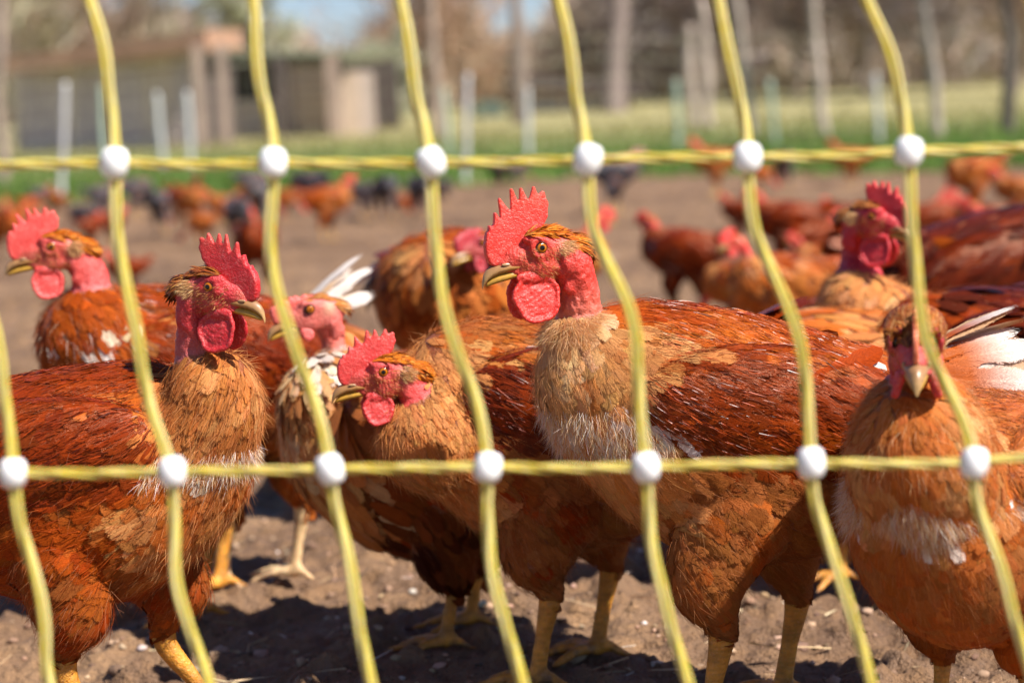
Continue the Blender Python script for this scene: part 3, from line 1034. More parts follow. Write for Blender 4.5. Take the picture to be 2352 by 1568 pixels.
# colourings: pigment by region of the body
def colour_maker(back, breast, belly, wing, neck, thigh, white=None, jitter=0.09):
    def fn(h, p, n, l, zr, rng, hair=False):
        N = len(p)
        L = h.L
        x = p[:, 0]
        c = pal(rng, N, [back[0], back[1], back[2]], [4, 3, 3], jitter, p)

        def put(m, cols):
            k = int(m.sum())
            if k: c[m] = pal(rng, k, cols, [4, 3, 3], jitter, p[m])
        t = l == L['torso']
        put(t & (zr < 0.0), belly)
        put(t & (x > 0.055 + rng.normal(0, 0.01, N)) & (n[:, 2] < 0.8), breast)
        put(l == L['wing'], wing)
        put(l == L['neckf'], neck)
        put(l == L['thigh'], thigh)
        if white is not None:
            m = white(p, n, l, zr, L, rng)
            put(m, [WHT, CRM, (0.80, 0.70, 0.60)])
        if hair: c = np.clip(c * 0.8 + np.array(CRM) * 0.25, 0, 0.9)
        return c
    return fn
# ------------------------------------------------------------------ ground
def grid(name, x0, x1, y0, y1, nx, ny, mat, hfun, colfun=None):
    X, Y = np.meshgrid(np.linspace(x0, x1, nx), np.linspace(y0, y1, ny))
    return grid_xy(name, X, Y, mat, hfun, colfun)


def grid_xy(name, X, Y, mat, hfun, colfun=None):
    ny, nx = X.shape
    x, y = X.ravel(), Y.ravel()
    z = hfun(x, y)
    i = (np.arange(ny - 1)[:, None] * nx + np.arange(nx - 1)[None, :]).ravel()
    F = np.stack([i, i + 1, i + nx + 1, i + nx], 1)
    V = np.stack([x, y, z], 1)
    return mesh_np(name, V, F, mat, col=colfun(x, y) if colfun else None)


def mud_h(x, y):
    p = np.stack([x, y, np.zeros_like(x)], 1)
    near = np.clip((6 - y) / 4, 0, 1)
    clod = np.clip(fbm(p * 22, 3, 2) - 0.1, 0, 1) ** 1.3
    h = 0.008 * fbm(p * 3.0, 2, 1) + 0.021 * clod + 0.006 * fbm(p * 60, 3, 4) * near
    pits = np.clip(fbm(p * 9 + 5, 3, 8) - 0.35, 0, 1)
    h = h - 0.02 * pits
    return h - 0.006


def green_edge(x):
    """Distance at which the trodden mud gives way to grass."""
    return 12.6 - 0.25 * x + 0.5 * np.sin(x * 0.9 + 1) + 0.25 * np.sin(x * 2.3)


def mat_mud():
    t = NT('trodden mud')
    g = t.n('NewGeometry').outputs['Position']
    a = t.noise(2.2, 6, 0.6, g)
    b = t.noise(28, 5, 0.7, g)
    c = t.noise(220, 4, 0.7, g)
    base = t.ramp(a, [(0.34, (0.16, 0.084, 0.039)), (0.48, (0.28, 0.157, 0.076)), (0.66, (0.40, 0.238, 0.120))])
    base = t.mix(t.ramp(b, [(0.40, 0.6), (0.60, 0.0)]), base, (0.15, 0.085, 0.05))
    base = t.mix(t.ramp(c, [(0.64, 0.0), (0.74, 0.6)]), base, (0.52, 0.40, 0.28))
    mp = t.n('Mapping')
    mp.inputs['Scale'].default_value = (0.55, 1.5, 1)
    t.l(g, mp.inputs[0])
    e = t.noise(1.3, 5, 0.65, mp.outputs[0])
    base = t.mix(t.ramp(e, [(0.40, 0.5), (0.54, 0.0)]), base, t.mix(1.0, base, (0.52, 0.46, 0.42), 'MULTIPLY'))
    t.set(Base_Color=base, Roughness=t.ramp(b, [(0.35, 0.55), (0.6, 0.92)]))
    bb = t.bump(b, 1.0, 0.03)
    t.bump(c, 0.6, 0.006, bb)
    return t.m


def mat_field():
    t = NT('meadow soil and grass')
    g = t.n('NewGeometry').outputs['Position']
    s = t.n('SeparateXYZ')
    t.l(g, s.inputs[0])
    a = t.noise(0.35, 5, 0.6, g)
    b = t.noise(9, 4, 0.7, g)
    near = t.ramp(b, [(0.35, (0.06, 0.13, 0.02)), (0.65, (0.13, 0.24, 0.045))])
    far = t.ramp(b, [(0.35, (0.24, 0.22, 0.075)), (0.65, (0.38, 0.32, 0.15))])
    f = t.math('ADD', t.math('MULTIPLY', t.math('SUBTRACT', s.outputs[1], 15.0), 0.065), t.math('MULTIPLY', t.math('SUBTRACT', a, 0.5), 1.6), clamp=True)
    t.set(Base_Color=t.mix(f, near, far), Roughness=0.9)
    t.bump(b, 0.8, 0.05)
    return t.m


MUD = mat_mud()
ys = np.concatenate([np.linspace(0.55, 3.0, 420), np.geomspace(3.01, 16.5, 260)])
U = np.linspace(-1, 1, 560)
Y = np.repeat(ys[:, None], len(U), 1)
X = U[None, :] * (0.7 + 0.36 * ys)[:, None]
tag(grid_xy('mud_yard', X, Y, MUD, mud_h), kind='structure')
base = mesh_np('ground', [(-400, -20, -0.06), (400, -20, -0.06), (400, 700, -0.06), (-400, 700, -0.06)], np.array([[0, 1, 2, 3]]), mat_plain('earth', (0.22, 0.17, 0.10), 0.9))
tag(base, kind='structure')


def rise(y):
    return np.maximum(0, np.asarray(y, float) - 20.0) * 0.012


def field_h(x, y):
    return rise(y) + np.where(y < green_edge(x), -0.05, 0.012) + 0.01 * np.sin(x * 1.3) * np.sin(y * 0.8)


ysf = np.concatenate([np.linspace(9, 20, 90), np.geomspace(20.2, 400, 60)])
U = np.linspace(-1, 1, 160)
tag(grid_xy('meadow', U[None, :] * (4 + 0.5 * ysf)[:, None], np.repeat(ysf[:, None], len(U), 1), mat_field(), field_h), kind='structure')

# grass blades along and beyond the mud's edge
rg = np.random.default_rng(77)
n = 60000
y = 11.5 + rg.exponential(5.0, n)
x = rg.uniform(-1, 1, n) * (0.6 + 0.30 * y)
k = (y > green_edge(x) + rg.normal(0, 0.25, n)) & (y < 45)
x, y = x[k], y[k]
n = len(x)
P = np.stack([x, y, rise(y)], 1)
D = norm(np.stack([rg.normal(0, 0.35, n), rg.normal(0, 0.35, n), np.ones(n)], 1))
cg = pal(rg, n, [(0.10, 0.21, 0.035), (0.16, 0.28, 0.05), (0.24, 0.24, 0.08), (0.32, 0.28, 0.14)], [5, 4, 2, 0.8])
w = np.clip((y - 15) / 14, 0, 1)[:, None]
cg = cg * (1 - w) + np.array((0.34, 0.30, 0.12)) * w * rg.uniform(0.7, 1.2, (n, 1))
Vg, Fg, Cg = hair_mesh(P, D, rg.uniform(0.05, 0.13, n) * (1 + y / 60), 0.004 + 0.00035 * y, cg, rg, 0.3)
tag(mesh_np('grass', Vg, Fg, FLUFF, col=Cg), kind='stuff')

# clods, small stones, straw on the near mud
vv, ff = _ico(1)
n = 9000
y = 1.0 + rg.exponential(1.6, n)
x = rg.uniform(-1, 1, n) * (0.35 + 0.32 * y)
s = rg.lognormal(-5.9, 0.5, n)
z = mud_h(x, y)
base_v = vv[None] * (1 + 0.35 * rg.standard_normal((n, len(vv), 1)).clip(-1, 1)) * np.stack([s, s, s * 0.6], 1)[:, None, :]
V = (base_v + np.stack([x, y, z + s * 0.2], 1)[:, None, :]).reshape(-1, 3)
F = (ff[None] + (np.arange(n) * len(vv))[:, None, None]).reshape(-1, 3)
cc = pal(rg, n, [(0.28, 0.17, 0.105), (0.38, 0.25, 0.16), (0.16, 0.09, 0.055), (0.6, 0.52, 0.44)], [5, 4, 4, 0.35])


def mat_vcol(name, rough=0.9, bump=0.0):
    t = NT(name)
    t.set(Base_Color=t.n('Attribute', attribute_name='Col').outputs[0], Roughness=rough)
    if bump: t.bump(t.noise(120, 4, 0.6, t.obj()), bump, 0.004)
    return t.m


VC = mat_vcol('crumbled earth', 0.9, 0.6)
tag(mesh_np('dirt', V, F, VC, col=np.repeat(cc, len(vv), 0)), kind='stuff')
n = 1500
y = 1.0 + rg.exponential(1.8, n)
x = rg.uniform(-1, 1, n) * (0.35 + 0.32 * y)
P = np.stack([x, y, mud_h(x, y) + 0.004], 1)
a = rg.uniform(0, 6.28, n)
D = norm(np.stack([np.cos(a), np.sin(a), rg.normal(0, 0.12, n)], 1))
V, F, C = hair_mesh(P, D, rg.uniform(0.01, 0.055, n), rg.uniform(0.0004, 0.0013, n), pal(rg, n, [(0.55, 0.42, 0.24), (0.4, 0.28, 0.15), (0.7, 0.62, 0.5)], [4, 3, 1]), rg, 0.05)
tag(mesh_np('litter', V, F, VC, col=C), kind='stuff')
# ------------------------------------------------------------------ sheds, posts, far netting
def box(V, F, c, d, axis=None, jit=0.0):
    """Append a box: centre c, half sizes d, 3x3 axes (columns)."""
    A = np.eye(3) if axis is None else axis
    s = np.array([(i, j, k) for i in (-1, 1) for j in (-1, 1) for k in (-1, 1)], float)
    v = (s * np.asarray(d)) @ A.T + np.asarray(c)
    b = len(V)
    V.extend(v.tolist())
    for q in ((0, 1, 3, 2), (4, 6, 7, 5), (0, 4, 5, 1), (2, 3, 7, 6), (0, 2, 6, 4), (1, 5, 7, 3)):
        F.append([b + k for k in q])


def box_obj(name, c, d, mat, parent, axis=None):
    V, F = [], []
    box(V, F, c, d, axis)
    return mesh_np(name, V, np.array(F), mat, parent, smooth=False)


def axes_from(dirx, up=(0, 0, 1)):
    x = norm(np.asarray(dirx, float))
    z = np.asarray(up, float)
    y = norm(np.cross(z, x))
    z = np.cross(x, y)
    return np.stack([x, y, z], 1)


GREYWOOD = mat_plain('weathered grey planks', (0.50, 0.41, 0.40), 0.85, 0.3, 6.0, 0.3, 30, stretch=(6, 6, 0.6))
GREYWOOD2 = mat_plain('weathered brown grey planks', (0.56, 0.45, 0.38), 0.85, 0.3, 6.0, 0.3, 30, stretch=(6, 6, 0.6))
PALEWOOD = mat_plain('pale planks', (0.58, 0.44, 0.33), 0.8, 0.25, 5.0, 0.2, 30, stretch=(1, 1, 4))
DARKWOOD_SHADE = mat_plain('dark wood and interior shade', (0.07, 0.05, 0.045), 0.9, 0.3, 4.0)  # real dark timber, and painted shade in the shed interiors
BROWNWOOD = mat_plain('brown wood', (0.33, 0.24, 0.19), 0.8, 0.25, 4.0)
RUST = mat_plain('rusty roof edge', (0.44, 0.25, 0.16), 0.7, 0.25, 3.0)
FELT = mat_plain('roof felt', (0.17, 0.13, 0.10), 0.9, 0.3, 2.0)
MOSS = mat_plain('mossy roof felt', (0.13, 0.13, 0.07), 0.95, 0.3, 2.0)
PINKWALL = mat_plain('pinkish rendered wall', (0.56, 0.37, 0.28), 0.9, 0.12, 1.2)
POLE = mat_plain('pale debarked pole', (0.40, 0.32, 0.27), 0.8, 0.3, 9.0, 0.3, 40)
DPOLE = mat_plain('dark pole', (0.12, 0.09, 0.08), 0.85, 0.3, 9.0)
WPOST = mat_plain('white plastic post', (0.55, 0.55, 0.54), 0.4, 0.05, 4.0)
GPOST = mat_plain('pale green plastic post', (0.34, 0.42, 0.33), 0.45, 0.05, 4.0)


def plank_wall(root, A, B, h0, h1, mat, mat2, n, horizontal=False, base=-0.06, rs=0):
    """Planks from A to B (xy), wall height from h0 at A to h1 at B; each plank is an object."""
    rr = random.Random(rs)
    A, B = np.array([*A, 0.0]), np.array([*B, 0.0])
    d = B - A
    L = np.linalg.norm(d)
    ax = axes_from(d)
    if horizontal:
        m = n
        hh = max(h0, h1)
        for k in range(m):
            z0_, z1_ = base + (hh - base) * k / m, base + (hh - base) * (k + 1) / m
            box_obj('plank', (A + B) / 2 + np.array([0, 0, (z0_ + z1_) / 2]) + ax[:, 1] * rr.uniform(-.008, .008), (L / 2, 0.012, (z1_ - z0_) / 2 - 0.008), mat if rr.random() < 0.6 else mat2, root, ax)
    else:
        for k in range(n):
            t = (k + 0.5) / n
            h = h0 + (h1 - h0) * t + rr.uniform(-.01, .01)
            box_obj('plank', A + d * t + np.array([0, 0, (h + base) / 2]) + ax[:, 1] * rr.uniform(-.01, .01), (L / n / 2 - 0.006, 0.012, (h - base) / 2), mat if rr.random() < 0.6 else mat2, root, ax)
    # near-black sheet, its colour stands for the shade behind the plank gaps
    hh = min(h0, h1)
    box_obj('backing', (A + B) / 2 + ax[:, 1] * 0.06 + np.array([0, 0, (hh + base) / 2 - 0.03]), (L / 2 - 0.02, 0.01, (hh - base) / 2 - 0.03), DARKWOOD_SHADE, root, ax)


def gp(px, py, d):
    w = at(px, py, d)
    return np.array(w[:])


# long plank shed on the left with its single pitch roof
D1 = 30.0
sh = empty('plank_shed')
tag(sh, 'long grey plank shed with rusty sloping roof edge, at the left behind the net', 'shed')
a, b = gp(38, 360, D1), gp(462, 345, D1 - 1.5)
za, zb = gp(38, 165, D1)[2], gp(462, 115, D1 - 1.5)[2]
plank_wall(sh, a[:2], b[:2], za, zb, GREYWOOD, GREYWOOD2, 17, rs=1)
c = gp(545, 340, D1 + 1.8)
plank_wall(sh, b[:2], c[:2], zb - 0.05, zb - 0.12, DARKWOOD_SHADE, DARKWOOD_SHADE, 6, rs=2)  # near-black planks paint the shaded interior seen between the posts


def slab(name, pts, thick, mat, parent):
    """A sheet through four 3D corners with real thickness."""
    P = np.array(pts, float)
    n = norm(np.cross(P[1] - P[0], P[3] - P[0]))
    V = np.concatenate([P, P - n * thick])
    F = [[0, 1, 2, 3], [7, 6, 5, 4]] + [[k, k + 4, (k + 1) % 4 + 4, (k + 1) % 4] for k in range(4)]
    return mesh_np(name, V, np.array(F), mat, parent, smooth=False)


back = np.array([0.6, 3.2, 0])
A0, B0 = gp(20, 158, D1 - 0.5), gp(466, 100, D1 - 2.0)
C0 = gp(552, 98, D1 + 1.4)
slab('roof', [A0 + (0, 0, .14), B0 + (0, 0, .14), C0 + (0.1, 0, .10), A0 + back + (0, 0, .1)], 0.08, FELT, sh)
ax = axes_from(B0 - A0)
box_obj('fascia', (A0 + B0) / 2 + (0, -0.06, 0.04), (np.linalg.norm(B0 - A0) / 2 + 0.1, 0.03, 0.125), RUST, sh, ax)
ax = axes_from(C0 - B0)
box_obj('fascia', (C0 + B0) / 2 + (0.05, -0.06, 0.04), (np.linalg.norm(C0 - B0) / 2, 0.03, 0.14), RUST, sh, ax)
for px in (466, 520):
    p = gp(px, 340, D1 - 2.1)
    box_obj('post', (p[0], p[1], zb / 2), (0.065, 0.065, zb / 2 + 0.05), BROWNWOOD, sh)

# lower open shed right of it
D2 = 33.0
s2 = empty('open_shed')
tag(s2, 'low open fronted shed with mossy roof and pale stacked board panel', 'shed')
z2 = gp(600, 135, D2)[2]
p1, p2, p3 = gp(470, 340, D2 + 1), gp(655, 335, D2), gp(762, 332, D2 - 0.5)
plank_wall(s2, p1[:2], p2[:2], z2 * 0.55, z2 * 0.55, GREYWOOD2, GREYWOOD, 6, horizontal=True, rs=3)
plank_wall(s2, p2[:2], p3[:2], z2 - 0.02, z2 - 0.06, PALEWOOD, PALEWOOD, 10, horizontal=True, rs=4)
box_obj('inside', (p1 + p2) / 2 * (1, 1, 0) + np.array([0.3, 2.6, z2 / 2]), (2.2, 0.05, z2 / 2), DARKWOOD_SHADE, s2)  # near-black panel, the shade of the open front as colour
q1, q2 = gp(470, 122, D2 + 0.8), gp(790, 128, D2 - 0.8)
slab('roof', [q1, q2, q2 + (0.9, 3, .15), q1 + (0, 3, .15)], 0.14, MOSS, s2)
for p, mt in ((gp(652, 330, D2 - 0.3), DARKWOOD_SHADE), (gp(772, 330, D2 - 0.7), BROWNWOOD)):
    box_obj('post', (p[0], p[1], z2 / 2), (0.10, 0.10, z2 / 2), mt, s2)

wf = empty('board_fence')
tag(wf, 'faded board fence joining the open shed on its right side', 'fence')
p4, p5 = gp(778, 330, D2 - 0.3), gp(866, 325, D2 - 0.3)
zz = gp(820, 160, D2 - 0.3)[2]
plank_wall(wf, p4[:2], p5[:2], zz, zz - 0.05, GREYWOOD2, PALEWOOD, 5, rs=5)

# low pinkish building
D3 = 48.0
pb = empty('low_building')
tag(pb, 'low pinkish building with dark flat roof beyond the meadow', 'building')
a, b = gp(1200, 280, D3), gp(1452, 275, D3)
zt = gp(1300, 205, D3)[2]
mid = (a + b) / 2
box_obj('wall', (mid[0], mid[1] + 2, zt / 2 - 0.1), ((b[0] - a[0]) / 2, 2, zt / 2 + 0.1), PINKWALL, pb)
slab('roof', [(a[0] - .3, a[1] - .5, zt + .45), (b[0] + .3, a[1] - .5, zt + .05), (b[0] + .3, a[1] + 4.4, zt + .1), (a[0] - .3, a[1] + 4.4, zt + .5)], 0.35, DARKWOOD_SHADE, pb)
for k, px in enumerate((1255, 1330, 1400)):
    p = gp(px, 240, D3)
    fr = box_obj('window', (p[0], a[1] - 0.03, zt * 0.55), (0.35, 0.03, 0.28), GREYWOOD2, pb)
    pn = mesh_np('pane', [(p[0] - .3, a[1] - .065, zt * .55 - .23), (p[0] + .3, a[1] - .065, zt * .55 - .23), (p[0] + .3, a[1] - .065, zt * .55 + .23), (p[0] - .3, a[1] - .065, zt * .55 + .23)], np.array([[0, 1, 2, 3]]), mat_plain('glass', (0.3, 0.25, 0.24), 0.2), fr)

# yellow green tub upside down on the meadow
w = at(1122, 268, 46.0)
tb = empty('plastic_tub', (w.x, 46.0, float(rise(46.0)) - 0.02), 0, 0.62)
tag(tb, 'pale yellow-green plastic tub lying on the meadow left of the pinkish building', 'tub')
prof = [(0.62, 0.0), (0.64, 0.05), (0.58, 0.07), (0.50, 0.52), (0.47, 0.58), (0.30, 0.62), (0.0, 0.63)]
aa = np.linspace(0, 2 * np.pi, 28, endpoint=False)
V = np.concatenate([np.stack([r * np.cos(aa) * 1.1, r * 0.7 * np.sin(aa), np.full(28, z)], 1) for r, z in prof])
i = np.arange(len(prof) - 1)[:, None] * 28
j = np.arange(28)[None, :]
F = np.stack([i + j, i + (j + 1) % 28, i + 28 + (j + 1) % 28, i + 28 + j], -1).reshape(-1, 4)
mesh_np('shell', V, F, mat_plain('yellow green plastic', (0.72, 0.74, 0.36), 0.4, 0.06), tb)
mesh_np('rim', np.concatenate([np.stack([r * np.cos(aa) * 1.1, r * 0.7 * np.sin(aa), np.full(28, z)], 1) for r, z in ((0.66, 0.0), (0.70, 0.03), (0.66, 0.06))]), F[:56], mat_plain('yellow green rim', (0.66, 0.70, 0.32), 0.4, 0.06), tb)


def rough_pole(name, base, top, r0, r1, mat, parent=None, seed=0, wb=0.010):
    base, top = np.array(base, float), np.array(top, float)
    m, sg = 26, 12
    t = np.linspace(0, 1, m)
    rr = np.random.default_rng(seed)
    wob = np.stack([np.interp(t, np.linspace(0, 1, 6), rr.normal(0, wb, 6)), np.interp(t, np.linspace(0, 1, 6), rr.normal(0, wb, 6)), np.zeros(m)], 1)
    c = base + (top - base) * t[:, None] + wob
    r = (r0 + (r1 - r0) * t) * (1 + 0.07 * rr.standard_normal(m))
    a = np.linspace(0, 2 * np.pi, sg, endpoint=False)
    V = c[:, None, :] + r[:, None, None] * np.stack([np.cos(a), np.sin(a), np.zeros(sg)], 1)[None]
    i = np.arange(m - 1)[:, None] * sg
    j = np.arange(sg)[None, :]
    F = np.stack([i + j, i + (j + 1) % sg, i + sg + (j + 1) % sg, i + sg + j], -1).reshape(-1, 4)
    V = np.concatenate([V.reshape(-1, 3), [c[-1] + (0, 0, r1 * 0.3)]])
    T = np.stack([(m - 1) * sg + np.arange(sg), (m - 1) * sg + (np.arange(sg) + 1) % sg, np.full(sg, m * sg)], 1)
    return mesh_np(name, V, [F, T], mat, parent)


# tall wooden poles: foot pixel, head pixel above the frame
for k, (fx, fy, tx, ty, rad, mt, lab) in enumerate([
        (1895, 320, 1862, -60, 0.062, POLE, 'pale knotty wooden pole, middle one of the three tall poles on the meadow'),
        (2158, 330, 2118, -60, 0.050, POLE, 'thin grey wooden pole, rightmost of the three tall poles on the meadow'),
        (1735, 325, 1683, -60, 0.055, POLE, 'grey wooden pole leaning left, leftmost of the three tall poles on the meadow'),
        (3, 440, -2, -80, 0.050, DPOLE, 'brown wooden post at the left edge of the yard')]):
    g0 = ground_at(fx, fy)
    d = g0.y
    tp_ = at(tx, ty, d)
    o = rough_pole('wooden_pole', (g0.x, g0.y, -0.05), tp_[:], rad if k < 3 else 0.045, rad * 0.75, BROWNWOOD if k == 3 else mt, seed=k + 3)
    tag(o, lab, 'pole', 'wooden poles on the meadow' if k < 3 else None)
for k, (fx, fy, tx, ty, rad, lab) in enumerate([
        (1630, 290, 1612, 0, 0.075, 'slim pole far behind, left of the leaning grey pole'),
        (1597, 292, 1580, 60, 0.08, 'slim short pole far behind, second left of the leaning grey pole'),
        (1010, 300, 985, -40, 0.07, 'slim brown pole rising beside the brown thicket at the middle')]):
    d = 27.0
    b_, t_ = at(fx, fy, d), at(tx, ty, d)
    o = rough_pole('wooden_pole', (b_.x, d, -0.05), t_[:], rad, rad * 0.8, POLE if k < 2 else BROWNWOOD, seed=k + 13)
    tag(o, lab, 'pole')

# the second netting at the edge of the grass
ne = empty('distant_netting')
tag(ne, 'fine pale netting on thin plastic posts along the edge of the grass', 'fence netting')
NET2 = mat_plain('pale netting cord', (0.58, 0.56, 0.38), 0.6, 0.1, 4.0)
posts = [(142, 468, 150, 190, WPOST), (243, 415, 232, 200, GPOST), (1070, 425, 1073, 172, WPOST), (1035, 350, 1018, 205, GPOST), (1560, 352, 1552, 185, GPOST), (1782, 350, 1768, 185, GPOST), (375, 380, 360, 215, WPOST), (2020, 345, 2010, 170, WPOST), (440, 395, 430, 212, WPOST), (1215, 395, 1210, 205, WPOST)]
feet = []
for fx, fy, tx, ty, mt in posts:
    g0 = ground_at(fx, fy)
    if mt is GPOST or fx in (375, 2020, 440, 1215): g0 = at(fx, fy, 17.0 if fx > 900 else 19.0)
    d = g0.y
    t_ = at(tx, ty, d)
    o = rough_pole('post', (g0.x, d, 0.0), t_[:], 0.019 * d / 14, 0.018 * d / 14, mt, ne, seed=int(fx), wb=0.003)
rr = np.random.default_rng(8)
P, T2 = [], []
line = []
for px in np.arange(-300, 2700, 26.0):
    yy = 15.5 + 1.2 * math.sin(px * 0.004)
    w = at(px, 300, yy)
    line.append((w.x, yy))
line = np.array(line)
zs = [0.05, 0.2, 0.35, 0.5, 0.65, 0.8, 0.95]
seg0, seg1 = [], []
for x_, y_ in line:
    seg0.append((x_, y_, 0.0)); seg1.append((x_ + rr.normal(0, 0.01), y_, 0.95 + rr.normal(0, 0.01)))
for z_ in zs:
    for k in range(len(line) - 1):
        seg0.append((line[k][0], line[k][1], z_ + 0.02 * math.sin(k * 0.5))); seg1.append((line[k + 1][0], line[k + 1][1], z_ + 0.02 * math.sin((k + 1) * 0.5)))
s0, s1 = np.array(seg0), np.array(seg1)
dr = norm(s1 - s0)
sd = norm(np.cross(dr, np.array([0.2, 1, 0.3]))) * 0.0014
up_ = norm(np.cross(dr, sd)) * 0.0014
V = np.stack([s0 + sd, s0 - sd * 0.5 + up_, s0 - sd * 0.5 - up_, s1 + sd, s1 - sd * 0.5 + up_, s1 - sd * 0.5 - up_], 1).reshape(-1, 3)
b_ = (np.arange(len(s0)) * 6)[:, None]
F = np.concatenate([b_ + np.array([[0, 1, 4, 3]]), b_ + np.array([[1, 2, 5, 4]]), b_ + np.array([[2, 0, 3, 5]])])
o = mesh_np('mesh_panel', V, F, NET2, ne)
o['kind'] = 'stuff'

# ------------------------------------------------------------------ trees
TWIG = mat_vcol('twigs and bark', 0.9)


def tree(name, label, base, h, crown_r, cols, n_limb=26, n_twig=2600, trunk_r=None, lean=0.0, low=0.25, leaf=0.0, leafcols=None, seed=0, twig_w=0.012, trunk_col=(0.18, 0.13, 0.10), group=None, span=0.34):
    rr = np.random.default_rng(seed)
    root = empty(name, base)
    tag(root, label, 'tree', group)
    tr = trunk_r or h * 0.018

    def tube(P, r, sg=6):
        P = np.asarray(P)
        T = norm(np.gradient(P, axis=0))
        A = norm(np.cross(T, np.array([0.31, 0.9, 0.2])))
        B = np.cross(T, A)
        a = np.linspace(0, 2 * np.pi, sg, endpoint=False)
        V = P[:, None, :] + r[:, None, None] * (A[:, None] * np.cos(a)[None, :, None] + B[:, None] * np.sin(a)[None, :, None])
        i = np.arange(len(P) - 1)[:, None] * sg
        j = np.arange(sg)[None, :]
        return V.reshape(-1, 3), np.stack([i + j, i + (j + 1) % sg, i + sg + (j + 1) % sg, i + sg + j], -1).reshape(-1, 4)
    t = np.linspace(0, 1, 12)
    trunk = np.stack([lean * h * t + np.cumsum(rr.normal(0, 0.008 * h, 12)), np.cumsum(rr.normal(0, 0.006 * h, 12)), h * 0.92 * t], 1)
    trunk -= trunk[0]
    trunk[0, 2] = -0.1
    V, F = tube(trunk, tr * (1 - 0.85 * t), 9)
    Vs, Fs, off = [V], [F], len(V)
    tips, tdir = [], []
    for k in range(n_limb):
        s = rr.uniform(low, 0.98)
        p0 = np.array([np.interp(s, t, trunk[:, i]) for i in range(3)])
        an = rr.uniform(0, 2 * np.pi)
        L = crown_r * (1.1 - 0.6 * abs(s - 0.5)) * rr.uniform(0.7, 1.1)
        d = np.array([math.cos(an), math.sin(an), rr.uniform(0.2, 1.1)])
        d /= np.linalg.norm(d)
        q = np.linspace(0, 1, 7)
        pts = p0 + d * (L * q)[:, None] + np.cumsum(rr.normal(0, L * 0.035, (7, 3)), 0) + np.array([0, 0, 0.15 * L]) * (q ** 2)[:, None]
        V, F = tube(pts, tr * (0.42 * (1 - s * 0.6)) * (1 - 0.8 * q) + 0.004, 5)
        Vs.append(V); Fs.append(F + off); off += len(V)
        for m_ in range(1, 7):
            tips.append(pts[m_]); tdir.append(norm(d + rr.normal(0, 0.4, 3)))
    V = np.concatenate(Vs)
    F = np.concatenate(Fs)
    tc = np.array(trunk_col) * (1 + 0.2 * fbm(V * 2, 2, seed))[:, None]
    mesh_np('trunk', V, F, TWIG, root, col=tc)
    tips, tdir = np.array(tips), np.array(tdir)
    k = rr.integers(0, len(tips), n_twig)
    P = tips[k] + rr.normal(0, crown_r * 0.10, (n_twig, 3))
    D = norm(tdir[k] + rr.normal(0, 0.7, (n_twig, 3)) + np.array([0, 0, 0.25]))
    cc = pal(rr, n_twig, cols, [1] * len(cols), 0.22)
    V, F, C = hair_mesh(P, D, rr.uniform(0.3, 1.0, n_twig) * crown_r * span, np.full(n_twig, twig_w), cc, rr, 0.1)
    if leaf > 0:
        m = int(n_twig * 2.5)
        k = rr.integers(0, n_twig, m)
        LP = P[k] + D[k] * (rr.uniform(0.2, 1.0, m) * crown_r * span)[:, None]
        a1 = norm(rr.standard_normal((m, 3))) * leaf * rr.uniform(0.5, 1.4, (m, 1))
        a2 = norm(rr.standard_normal((m, 3))) * leaf * 0.6
        LV = np.stack([LP - a1, LP + a2, LP + a1, LP - a2], 1).reshape(-1, 3)
        LF = (np.arange(m) * 4)[:, None] + np.array([[0, 1, 2, 3]])
        lc = np.repeat(pal(rr, m, leafcols, [1] * len(leafcols), 0.2), 4, 0)
        o = mesh_np('blossom' if np.mean(leafcols) > 0.35 else 'foliage', LV, LF, FLUFF, root, col=lc)
        o['kind'] = 'stuff'
    mesh_np('crown', V, F, TWIG, root, col=C)
    return root


BRN = [(0.32, 0.22, 0.15), (0.40, 0.29, 0.21), (0.25, 0.18, 0.13)]
OLV = [(0.34, 0.30, 0.19), (0.41, 0.36, 0.24), (0.27, 0.23, 0.14)]
GRYT = [(0.35, 0.29, 0.26), (0.42, 0.35, 0.32), (0.28, 0.23, 0.20)]
RUS = [(0.38, 0.23, 0.14), (0.32, 0.20, 0.13), (0.44, 0.30, 0.18)]


def tb_at(px, d):
    w = at(px, 250, d)
    return (w.x, d, float(rise(d)))


TR = 'bare trees beyond the meadow'
specs = [
    (60, 42, 6.2, 2.6, OLV, 3000, 0, None, 'olive brown bare tree behind the left end of the plank shed', 0),
    (215, 46, 7.6, 3.0, BRN, 3000, 0, None, 'brown bare tree behind the middle of the plank shed', 0),
    (330, 50, 8.2, 2.8, OLV, 1500, 0, None, 'loose grey-olive bare tree over the ridge of the plank shed', 0),
    (990, 60, 7.0, 1.5, BRN, 1300, 0, None, 'brown bare tree right of the blue gap of sky', 0),
    (985, 55, 6.0, 2.2, RUS, 2600, 0, None, 'rusty brown bare tree left of the middle', 0),
    (1068, 58, 5.6, 2.0, RUS, 2200, 0, None, 'reddish brown bush-like tree at the middle', 0),
    (1500, 60, 7.2, 2.2, GRYT, 2600, 0, None, 'grey brown bare tree right of the middle gap of sky', 0),
    (1560, 66, 7.6, 2.8, BRN, 2600, 0, None, 'brown bare tree left of the leaning pole', 0),
    (1690, 62, 8.0, 3.0, GRYT, 3000, 0, None, 'grey bare tree behind the leaning pole', 0),
    (1830, 60, 8.6, 3.2, GRYT, 3200, 0, None, 'tall grey bare tree behind the middle pole', 0),
    (1990, 56, 8.6, 3.4, BRN, 3200, 0, None, 'broad brown bare tree between the middle and the right pole', 0),
    (2150, 52, 8.4, 3.4, GRYT, 3200, 0, None, 'broad grey bare tree behind the rightmost pole', 0),
    (2330, 48, 8.2, 3.4, BRN, 3200, 0, None, 'brown bare tree at the right edge', 0),
]
